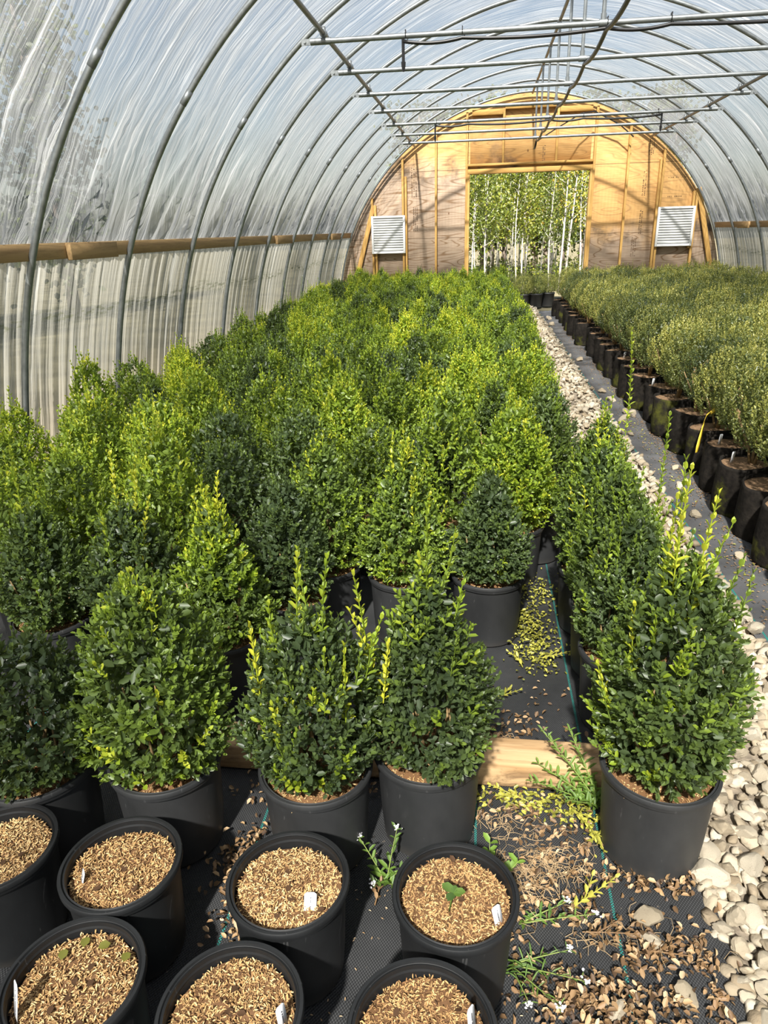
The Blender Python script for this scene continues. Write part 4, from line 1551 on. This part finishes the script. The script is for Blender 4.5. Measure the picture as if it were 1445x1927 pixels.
def rock(v, r):
    d = np.ones(len(v))
    for _ in range(11):
        n = r.normal(0, 1, 3)
        n /= np.linalg.norm(n)
        c = r.uniform(0.48, 0.80)
        h = v @ n
        d = np.where(h * d > c, c / np.maximum(h, 1e-3), d)
    d = 1.18 * d * (1 + 0.04 * np.sin(v @ r.normal(0, 5, 3) + 1) + 0.03 * np.sin(v @ r.normal(0, 9, 3)))
    return v * d[:, None] * np.array([1.0, r.uniform(.65, .95), r.uniform(.5, .75)])


iv2, if2 = ico(3)
iv1, if1 = ico(2)
r = np.random.default_rng(5)
ROCKS = []
for k in range(14):
    m = MB()
    m.add(rock(iv2, r), tris=if2, tone=r.uniform(0.2, 1.0))
    me = m.mesh('gravel_stone', True)
    me.set_sharp_from_angle(angle=math.radians(22))
    me.materials.append(MAT['stone'])
    ROCKS.append(me)


def place_stone(x, y, s, lab, grp, z=None):
    o = bpy.data.objects.new('stone', ROCKS[int(r.integers(0, 14))])
    o.scale = (s, s, s)
    o.rotation_euler = (r.normal(0, .25), r.normal(0, .25), r.random() * 6.28)
    o.location = (x, y, s * 0.42 if z is None else z)
    col.objects.link(o)
    tag(o, lab, 'stone', grp)
    return o


pts = []
tries = 0
while len(pts) < 285 and tries < 60000:
    tries += 1
    x, y = r.uniform(0.585, 1.135), 0.85 + 2.35 * r.random() ** 1.15
    if not in_frame((x, y, 0.0), 20):
        continue
    s = r.uniform(0.016, 0.043)
    if any((x - a) ** 2 + (y - b) ** 2 < (0.84 * (s + c)) ** 2 for a, b, c in pts):
        continue
    pts.append((x, y, s))
    o = place_stone(x, y, s, 'pale limestone chunk in the near part of the gravel strip', 'gravel stones at the near end', s * 0.45 + 0.004)
    o.name = 'gravel_stone'
gv = MB()
N_ = 6200
gx = r.uniform(0.575, 1.150, N_)
gy = 0.6 + 15.9 * r.random(N_) ** 1.5
gs = r.uniform(0.014, 0.034, N_)
variants = [rock(iv1, r) for _ in range(16)]
A_ = r.random(N_) * 2 * PI
tl_ = r.normal(0, .3, (N_, 2))
for k in range(16):
    ii = np.arange(k, N_, 16)
    if k == 0:
        pass
    v0 = variants[k]
    ca, sa = np.cos(A_[ii]), np.sin(A_[ii])
    X = v0[None, :, 0] * ca[:, None] - v0[None, :, 1] * sa[:, None]
    Y = v0[None, :, 0] * sa[:, None] + v0[None, :, 1] * ca[:, None]
    Z = v0[None, :, 2] + X * tl_[ii, 0:1] + Y * tl_[ii, 1:2]
    near_ = gy[ii] < 3.0
    zc = np.where(near_, gs[ii] * 0.1, gs[ii] * r.uniform(0.2, 0.9, len(ii)))
    V = np.stack([X * gs[ii][:, None] + gx[ii][:, None], Y * gs[ii][:, None] + gy[ii][:, None], Z * gs[ii][:, None] + zc[:, None]], -1)
    fcs = (np.arange(len(ii))[:, None, None] * len(v0) + if1[None]).reshape(-1, 3)
    gv.add(V.reshape(-1, 3), tris=fcs, tone=np.repeat(r.random(len(ii)), len(v0)))
stuff(obj('gravel', gv, MAT['stone']))

for x, y, s, lab in ((0.426, 1.276, .034, 'larger pale stone on the leaf-strewn cloth before the gravel-side pot'), (0.425, 1.215, .030, 'pale stone half in dead leaves just below the larger one'),
                     (0.316, 1.043, .028, 'whitish stone on the cloth at the bottom edge, left of the other'), (0.47, 1.09, .028, 'whitish stone in the dead leaves near the lower right cloth edge')):
    place_stone(x, y, s, lab, 'loose stones on the black cloth')
for x, y, s in ((1.223, 7.18, .045), (1.25, 6.80, .05), (1.237, 6.06, .05), (1.33, 6.20, .05), (1.30, 6.33, .04), (1.27, 4.383, .040), (1.235, 3.899, .035), (1.30, 3.351, .03), (1.20, 5.6, .03), (1.24, 9.0, .05), (1.22, 12.5, .06), (1.24, 13.3, .06), (1.33, 4.75, .03)):
    place_stone(x, y, s, 'stray pale stone lying on the gray cloth of the path', 'stray stones on the path cloth')

# leaf litter ------------------------------------------------------------


def litter(name, mat, clusters, seed, leaf=0.022, w=0.55, tone=(0.2, 1.0), flat=0.35, base=0.004):
    r = np.random.default_rng(seed)
    m = MB()
    for (x, y, sx, sy, n, h) in clusters:
        P = np.stack([r.normal(x, sx, n), r.normal(y, sy, n), base + h * r.random(n) ** 1.5], 1)
        D = r.normal(0, 1, (n, 3)) * [1, 1, flat]
        U = r.normal(0, .45, (n, 3)) + [0, 0, 1]
        m.leaves(P, D, U, leaf * r.uniform(.6, 1.2, n), np.clip(r.uniform(tone[0], tone[1], n), 0, 1), w=w, fold=0.2)
    return stuff(obj(name, m, MAT[mat]))


litter('leaf_litter', 'dead', [
    (0.33, 1.05, .10, .035, 420, .03), (0.22, 1.08, .06, .04, 120, .020), (0.43, 1.19, .06, .03, 190, .025), (0.28, 1.27, .08, .03, 120, .015),
    (0.51, 1.38, .05, .022, 90, .02), (0.37, 1.39, .07, .022, 110, .02), (0.16, 1.36, .05, .05, 130, .015), (0.25, 1.50, .06, .05, 130, .015), (0.12, 1.58, .05, .04, 90, .015),
    (0.535, 1.20, .012, .05, 50, .012), (0.535, 1.08, .012, .04, 45, .012), (0.10, 1.2, .03, .08, 26, .008), (0.30, 0.97, .12, .03, 220, .03),
    (-0.56, 1.26, .035, .07, 210, .03), (-0.61, 1.36, .035, .04, 100, .02), (-0.575, 1.42, .02, .03, 40, .02), (-0.53, 1.13, .02, .04, 34, .012),
    (-0.60, 1.6, .04, .04, 40, .01), (0.07, 1.90, .05, .035, 110, .006), (0.16, 1.98, .06, .06, 50, .006), (0.25, 2.08, .06, .1, 30, .006), (-.25, 1.64, .1, .02, 40, .01)],
    41, 0.0195, tone=(0.0, 0.95), flat=0.6)
litter('boxwood_clippings', 'clipping', [
    (0.25, 2.50, .045, .10, 330, .03), (0.22, 2.68, .04, .07, 160, .02), (0.28, 2.90, .05, .10, 200, .02), (0.13, 1.62, .07, .022, 110, .02), (0.27, 1.60, .05, .025, 120, .02), (0.22, 1.65, .10, .012, 60, .02),
    (0.335, 1.57, .012, .05, 40, .02), (0.27, 2.36, .05, .04, 60, .02), (0.12, 3.15, .05, .1, 60, .02), (1.28, 4.6, .03, .3, 40, .004), (1.30, 5.5, .03, .4, 50, .004), (1.26, 3.2, .05, .3, 40, .004), (1.33, 7.2, .03, .5, 50, .004)],
    42, 0.017, 0.55, (.1, 1))
# brown needle-like debris over the path cloth
rr = np.random.default_rng(43)
m = MB()
n = 3200
P = np.stack([np.where(rr.random(n) < .7, rr.normal(1.375, .022, n), rr.normal(1.28, .05, n)), 2.3 + 10 * rr.random(n) ** 1.4, np.full(n, 0.010)], 1)
m.leaves(P, rr.normal(0, 1, (n, 3)) * [1, 1, .1], np.tile([0, 0, 1.], (n, 1)), 0.016 * rr.uniform(.5, 1.2, n), rr.uniform(.2, .8, n), w=0.4)
n = 260
P = np.stack([rr.uniform(-.6, .15, n), rr.uniform(.85, 1.4, n), np.full(n, 0.003)], 1)
m.leaves(P, rr.normal(0, 1, (n, 3)) * [1, 1, .1], np.tile([0, 0, 1.], (n, 1)), 0.008, rr.uniform(.6, 1, n), w=0.3)
stuff(obj('scattered_husk_litter', m, MAT['dead']))
# tangle of dry grass
m = MB()
for (x, y, sx, sy, n) in ((0.13, 1.34, .06, .05, 160), (0.22, 1.40, .05, .04, 90), (0.36, 1.21, .08, .02, 40), (0.10, 1.50, .05, .04, 60), (0.07, 1.86, .05, .03, 60)):
    for _ in range(n):
        p = np.array([rr.normal(x, sx), rr.normal(y, sy), rr.uniform(.004, .02)])
        a = rr.random() * 6.28
        L = rr.uniform(.02, .06)
        c = rr.normal(0, 1.2)
        pp = [p + L * f * np.array([math.cos(a + c * f), math.sin(a + c * f), 0]) + [0, 0, 0.02 * math.sin(PI * f) * rr.random()] for f in (0, .33, .66, 1)]
        m.tube(pp, 0.0008, 3, False)
stuff(obj('dry_grass_litter', m, MAT['straw']))


def sprig(x, y, a, L, tone, lab, mat='clipping', z=0.012, leaf=0.024, name='boxwood_sprig', grp='clipped sprigs on the cloth', bendz=0.25):
    m = new_growth(int(abs(x * 1000) + abs(y * 100)), [((0, 0, 0), (1, 0, bendz), L, tone), ((L * .3, 0, L * .08), (0.8, .5, bendz), L * .5, tone - .1)], leaf)
    o = obj(name, m, MAT[mat], None, (x, y, z))
    o.rotation_euler = (0, 0, a)
    return tag(o, lab, 'sprig', grp)


sprig(0.245, 1.275, 0.55, 0.15, 0.95, 'pale yellow-green sprig pointing at the gravel-side pot', leaf=.027)
sprig(0.17, 1.62, 2.9, 0.12, 0.9, 'yellow-green sprig lying flat in front of the timber, left part')
sprig(0.28, 1.62, -1.2, 0.13, 0.95, 'yellow-green sprig hanging down before the timber, right part')
sprig(0.33, 1.55, -1.4, 0.12, 0.85, 'yellow sprig pressed against the gravel-side pot')
sprig(0.08, 2.10, 0.25, 0.10, 0.75, 'single green sprig on the bare cloth behind the timber')
sprig(0.19, 2.30, 1.9, 0.12, 0.95, 'fan of yellow sprig leaves below the pile of clippings')
sprig(0.24, 2.36, 0.0, 0.14, 0.9, 'long thin sprig lying toward the gravel-side pots')
sprig(-0.53, 1.38, 0.9, 0.07, 0.75, 'yellow sprig in the dead leaves behind the middle hull pot')
sprig(-0.535, 1.12, 1.75, 0.16, 0.85, 'dried tan twig standing in leaves left of the middle hull pot', 'dead', .02, .022, 'dry_twig', None)
sprig(-0.225, 1.245, 1.4, 0.07, 0.55, 'tiny dried brown sprig on the bare cloth between two hull pots', 'dead', .006, .022, 'dry_sprig', None)
sprig(0.27, 1.22, -0.1, 0.12, 0.45, 'brown dried sprig beside the larger pale stone', 'dead', .012, .024, 'dry_sprig', None)
sprig(0.40, 1.19, -0.25, 0.10, 0.5, 'reddish brown dried sprig under the loose stones', 'dead', .012, .024, 'dry_sprig', None)

# weeds --------------------------------------------------------------------


def weed(x, y, lab, stems, leaf, w=0.4, flowers=False, tone=0.6, jag=False, cat='weed'):
    t = thing('weed', lab, cat, (x, y, 0.0))
    rr = np.random.default_rng(int(abs(x) * 1000 + y * 77))
    ms, ml = MB(), MB()
    for (a, lean, L) in stems:
        d = np.array([math.cos(a) * lean, math.sin(a) * lean, 1.0])
        d /= np.linalg.norm(d)
        pts = [d * L * f + np.array([math.cos(a), math.sin(a), -0.3]) * 0.10 * L * f * f for f in np.linspace(0, 1, 6)]
        ms.tube(pts, [0.0022, .002, .0018, .0015, .0012, .0008], 5)
        k = max(4, int(L / 0.018))
        for i in range(k):
            f = (i + .7) / k
            p = d * L * f + np.array([math.cos(a), math.sin(a), -0.3]) * 0.10 * L * f * f
            b = i * 2.4 + rr.random()
            for c in (b, b + PI) if not jag else (b, b + 2.1, b + 4.2):
                D = np.array([math.cos(c), math.sin(c), 0.25]) + d * 0.5
                ml.leaves([p], [D], [[0, 0, 1]], leaf * (1.1 - .5 * f) * rr.uniform(.7, 1.2), tone + rr.normal(0, .15), w=w)
        if flowers:
            p = pts[-1]
            mf = MB()
            for i in range(10):
                c = rr.random() * 6.28
                mf.leaves([p + rr.normal(0, .004, 3)], [[math.cos(c), math.sin(c), .4]], [[0, 0, 1]], 0.007, .5, w=.8)
            obj('flower', mf, MAT['petal'], t)
    obj('stem', ms, MAT['stem'], t)
    obj('foliage', ml, MAT['weed'], t)
    return t


weed(-0.205, 1.315, 'white-flowered weed growing between the hull pots and the shrub pots', [(2.6, .7, .13), (1.2, .4, .14), (0.2, .8, .10), (4.2, .9, .07), (5.3, 1.0, .09)], .034, .35, True)
weed(0.05, 1.30, 'pale broad-leaved weed behind the rim of the seedling pot', [(1.5, .3, .14), (0.4, .7, .12), (2.4, .5, .09)], .042, .55, False, .8)
weed(0.375, 1.63, 'jagged-leaved weed leaning over the timber from beside the gravel-side pot', [(2.7, .8, .26), (2.9, 1.5, .20), (2.2, .7, .22), (3.3, 1.6, .22), (3.8, 1.2, .16)], .040, .28, False, .75, True)
weed(0.125, 1.235, 'narrow-leaved green weed trailing right of the seedling pot', [(0.0, 2.6, .17), (0.3, 2.2, .12)], .030, .25, True, .35)
weed(0.10, 1.13, 'thin grassy weed on the cloth near the bottom edge', [(5.9, 2.4, .16), (5.4, 2.6, .15), (5.0, 2.2, .12), (0.1, 2.2, .13)], .034, .14, True, .5)
weed(0.66, 1.12, 'straggly weed growing up through the gravel', [(5.0, 1.2, .07), (4.4, .9, .06), (0.5, .8, .07)], .028, .25, False, .8)
weed(-2.2, 8.55, 'tall pale dry weed standing against the left film wall', [(1.2, .1, 1.12), (2.2, .16, 1.08), (0.4, .2, 1.03)], .03, .2, True, .8)

# ------------------------------------------------------------------ outside the doorway
r = np.random.default_rng(21)


def tree_meshes(seed, H, trunk_r, crown0, n, leaf, spread, tones, bare=0.0, lean=0.0):
    r = np.random.default_rng(seed)
    tm, fm = MB(), MB()
    f = np.linspace(0, 1, 7)
    px = lean * f + 0.05 * np.sin(f * 5 + seed)
    py = 0.05 * np.sin(f * 4 + seed * 2)
    pts = np.stack([px, py, f * H], 1)
    tm.tube(pts, trunk_r * (1 - 0.75 * f), 8)
    nb = 12
    for k in range(nb):
        z = crown0 + (H - crown0) * (k + .5) / nb
        a = r.random() * 6.28
        L = spread * r.uniform(.5, 1) * (1.1 - z / H * .6)
        bx = np.interp(z / H, f, px)
        p0 = np.array([bx, 0, z])
        p1 = p0 + np.array([math.cos(a) * L, math.sin(a) * L, L * .8])
        tm.tube([p0, (p0 + p1) / 2 + [0, 0, -.03], p1], [trunk_r * .3, trunk_r * .2, .004], 5)
        m_ = int(n / nb)
        q = r.random(m_)[:, None] ** .6
        P = p0 + (p1 - p0) * q * 1.1 + r.normal(0, spread * .22, (m_, 3))
        fm.leaves(P, r.normal(0, 1, (m_, 3)), r.normal(0, 1, (m_, 3)) + [0, -.6, .5], leaf * r.uniform(.7, 1.2, m_), np.clip(r.uniform(*tones, m_), 0, 1), w=.75)
    return tm, fm


kinds = [(3.9, .028, 1.25, 1000, .075, .6, (.35, .8)), (3.9, .024, 1.1, 1100, .07, .65, (.1, .5)), (4.0, .034, 1.6, 300, .07, .45, (.4, .85)),
         (3.5, .020, 0.95, 800, .07, .6, (.45, .97)), (3.9, .026, 1.3, 900, .075, .6, (.2, .65))]
TREES = []
for k, (H, tr, c0, n, lf, sp, tn) in enumerate(kinds):
    tm, fm = tree_meshes(800 + k, H, tr, c0, n, lf, sp, tn)
    a = tm.mesh('trunk', True)
    a.materials.append(MAT['white_bark'])
    b = fm.mesh('foliage')
    b.materials.append(MAT['tree_leaf'])
    TREES.append((a, b))
spots = []
for k in range(40):
    for _ in range(60):
        y = r.uniform(19.3, 25.5)
        x = r.uniform(-0.5 - (y - 19) * .02, 2.75 + (y - 19) * .17)
        if all((x - a) ** 2 + ((y - b) * .6) ** 2 > 0.30 ** 2 for a, b in spots):
            break
    spots.append((x, y))
T_LABEL = ['slender white-trunked tree with yellow-green leaves seen through the doorway', 'slender white-trunked tree with dense green leaves seen through the doorway',
           'tall thin birch with sparse leaves seen through the doorway', 'low golden-leaved sapling seen through the doorway', 'slender mid-green tree seen through the doorway']
for x, y in spots:
    k = int(r.integers(0, 5))
    if x > 2.0 and r.random() < .5:
        k = 2
    t = thing('birch_tree', T_LABEL[k], 'tree', (x, y, -0.04), r.random() * 6.28, 'young trees outside the doorway')
    s = r.uniform(.8, 1.1)
    for me, nm in zip(TREES[k], ('trunk', 'foliage')):
        o = obj(nm, me, None, t)
        o.scale = (s, s, s)
# darker forest edge behind
FT = []
for k in range(3):
    tm, fm = tree_meshes(900 + k, 5.4, .09, 0.5, 1500 if k else 400, .14, 1.1, (.0, .4))
    a = tm.mesh('trunk', True)
    a.materials.append(MAT['gray_bark'])
    b = fm.mesh('foliage')
    b.materials.append(MAT['tree_leaf'])
    FT.append((a, b))
for k in range(22):
    x, y = -2.5 + k * 0.42 + r.normal(0, .2), r.uniform(27, 30)
    q = 0 if x > 3.2 and r.random() < .6 else int(r.integers(1, 3))
    t = thing('forest_tree', 'dark trunk of the forest edge far behind the young trees' if q == 0 else 'shaded leafy tree of the forest edge behind the young trees', 'tree', (x, y, -.04), r.random() * 6, 'forest edge behind the young trees')
    for me, nm in zip(FT[q], ('trunk', 'foliage')):
        obj(nm, me, None, t)
for k in range(11):
    t = thing('forest_tree', 'shaded tree standing outside, a blurred dark shape behind the left film', 'tree', (-8.5 - r.random() * 2.5, 1.0 + k * 1.5 + r.normal(0, .4), -.04), r.random() * 6, 'trees outside the left film wall')
    for me, nm in zip(FT[int(r.integers(1, 3))], ('trunk', 'foliage')):
        o = obj(nm, me, None, t)
        q = r.uniform(.85, 1.25)
        o.scale = (q, q, q)
m = MB()
n = 9000
P = np.stack([r.uniform(-1.5, 5, n), r.uniform(19.5, 28, n), -.04 + .6 * r.random(n) ** 1.8], 1)
m.leaves(P, r.normal(0, 1, (n, 3)) + [0, 0, .6], r.normal(0, 1, (n, 3)), .07 * r.uniform(.6, 1.3, n), r.uniform(.0, .6, n), w=.6)
stuff(obj('undergrowth', m, MAT['tree_leaf']))
# pots standing at the far end of the path
for x, y, k in ((0.90, 15.55, 6), (1.16, 15.6, 8), (0.62, 15.9, 7), (1.42, 15.8, 3), (0.95, 16.3, 3), (1.30, 16.4, 2)):
    t = thing('potted_shrub', 'potted shrub standing outside at the far end of the gravel path', 'shrub', (x, y, -0.012), 0, 'potted shrubs at the end of the path')
    o = obj('pot', mass_pot_me, None, t)
    obj('soil', mass_soil_me, None, t)
    f = obj('foliage', RIGHT[k % 8][0], None, t)
    f.scale = (.8, .8, .75)

# ------------------------------------------------------------------ light
world = bpy.data.worlds.new('sky')
scene.world = world
world.use_nodes = True
wt = world.node_tree
wt.nodes.clear()
sky = wt.nodes.new('ShaderNodeTexSky')
sky.sky_type = 'NISHITA'
sky.sun_disc = False
SUN_EL, SUN_AZ = math.radians(46), math.radians(5)     # light travels towards +y and a little +x
sky.sun_elevation = SUN_EL
sky.sun_rotation = PI + SUN_AZ
sky.air_density = 1.2
sky.dust_density = 1.5
bg = wt.nodes.new('ShaderNodeBackground')
bg.inputs[1].default_value = 0.115
wo = wt.nodes.new('ShaderNodeOutputWorld')
wt.links.new(sky.outputs[0], bg.inputs[0])
wt.links.new(bg.outputs[0], wo.inputs[0])
sd = bpy.data.lights.new('sun', 'SUN')
sd.energy = 18.0
sd.angle = math.radians(2.0)
sd.color = (1.0, 0.94, 0.84)
so = bpy.data.objects.new('sun', sd)
d = Vector((math.sin(SUN_AZ) * math.cos(SUN_EL), math.cos(SUN_AZ) * math.cos(SUN_EL), -math.sin(SUN_EL)))
so.rotation_euler = d.to_track_quat('-Z', 'Y').to_euler()
so.location = (0, -6, 8)
col.objects.link(so)

scene.view_settings.view_transform = 'Standard'
scene.view_settings.look = 'None'
scene.view_settings.exposure = 0.55
scene.view_settings.gamma = 1.0
scene.view_settings.use_curve_mapping = False
cy = scene.cycles
cy.max_bounces = 7
cy.diffuse_bounces = 4
cy.glossy_bounces = 2
cy.transmission_bounces = 4
cy.transparent_max_bounces = 8
cy.use_denoising = True
cy.sample_clamp_indirect = 6.0
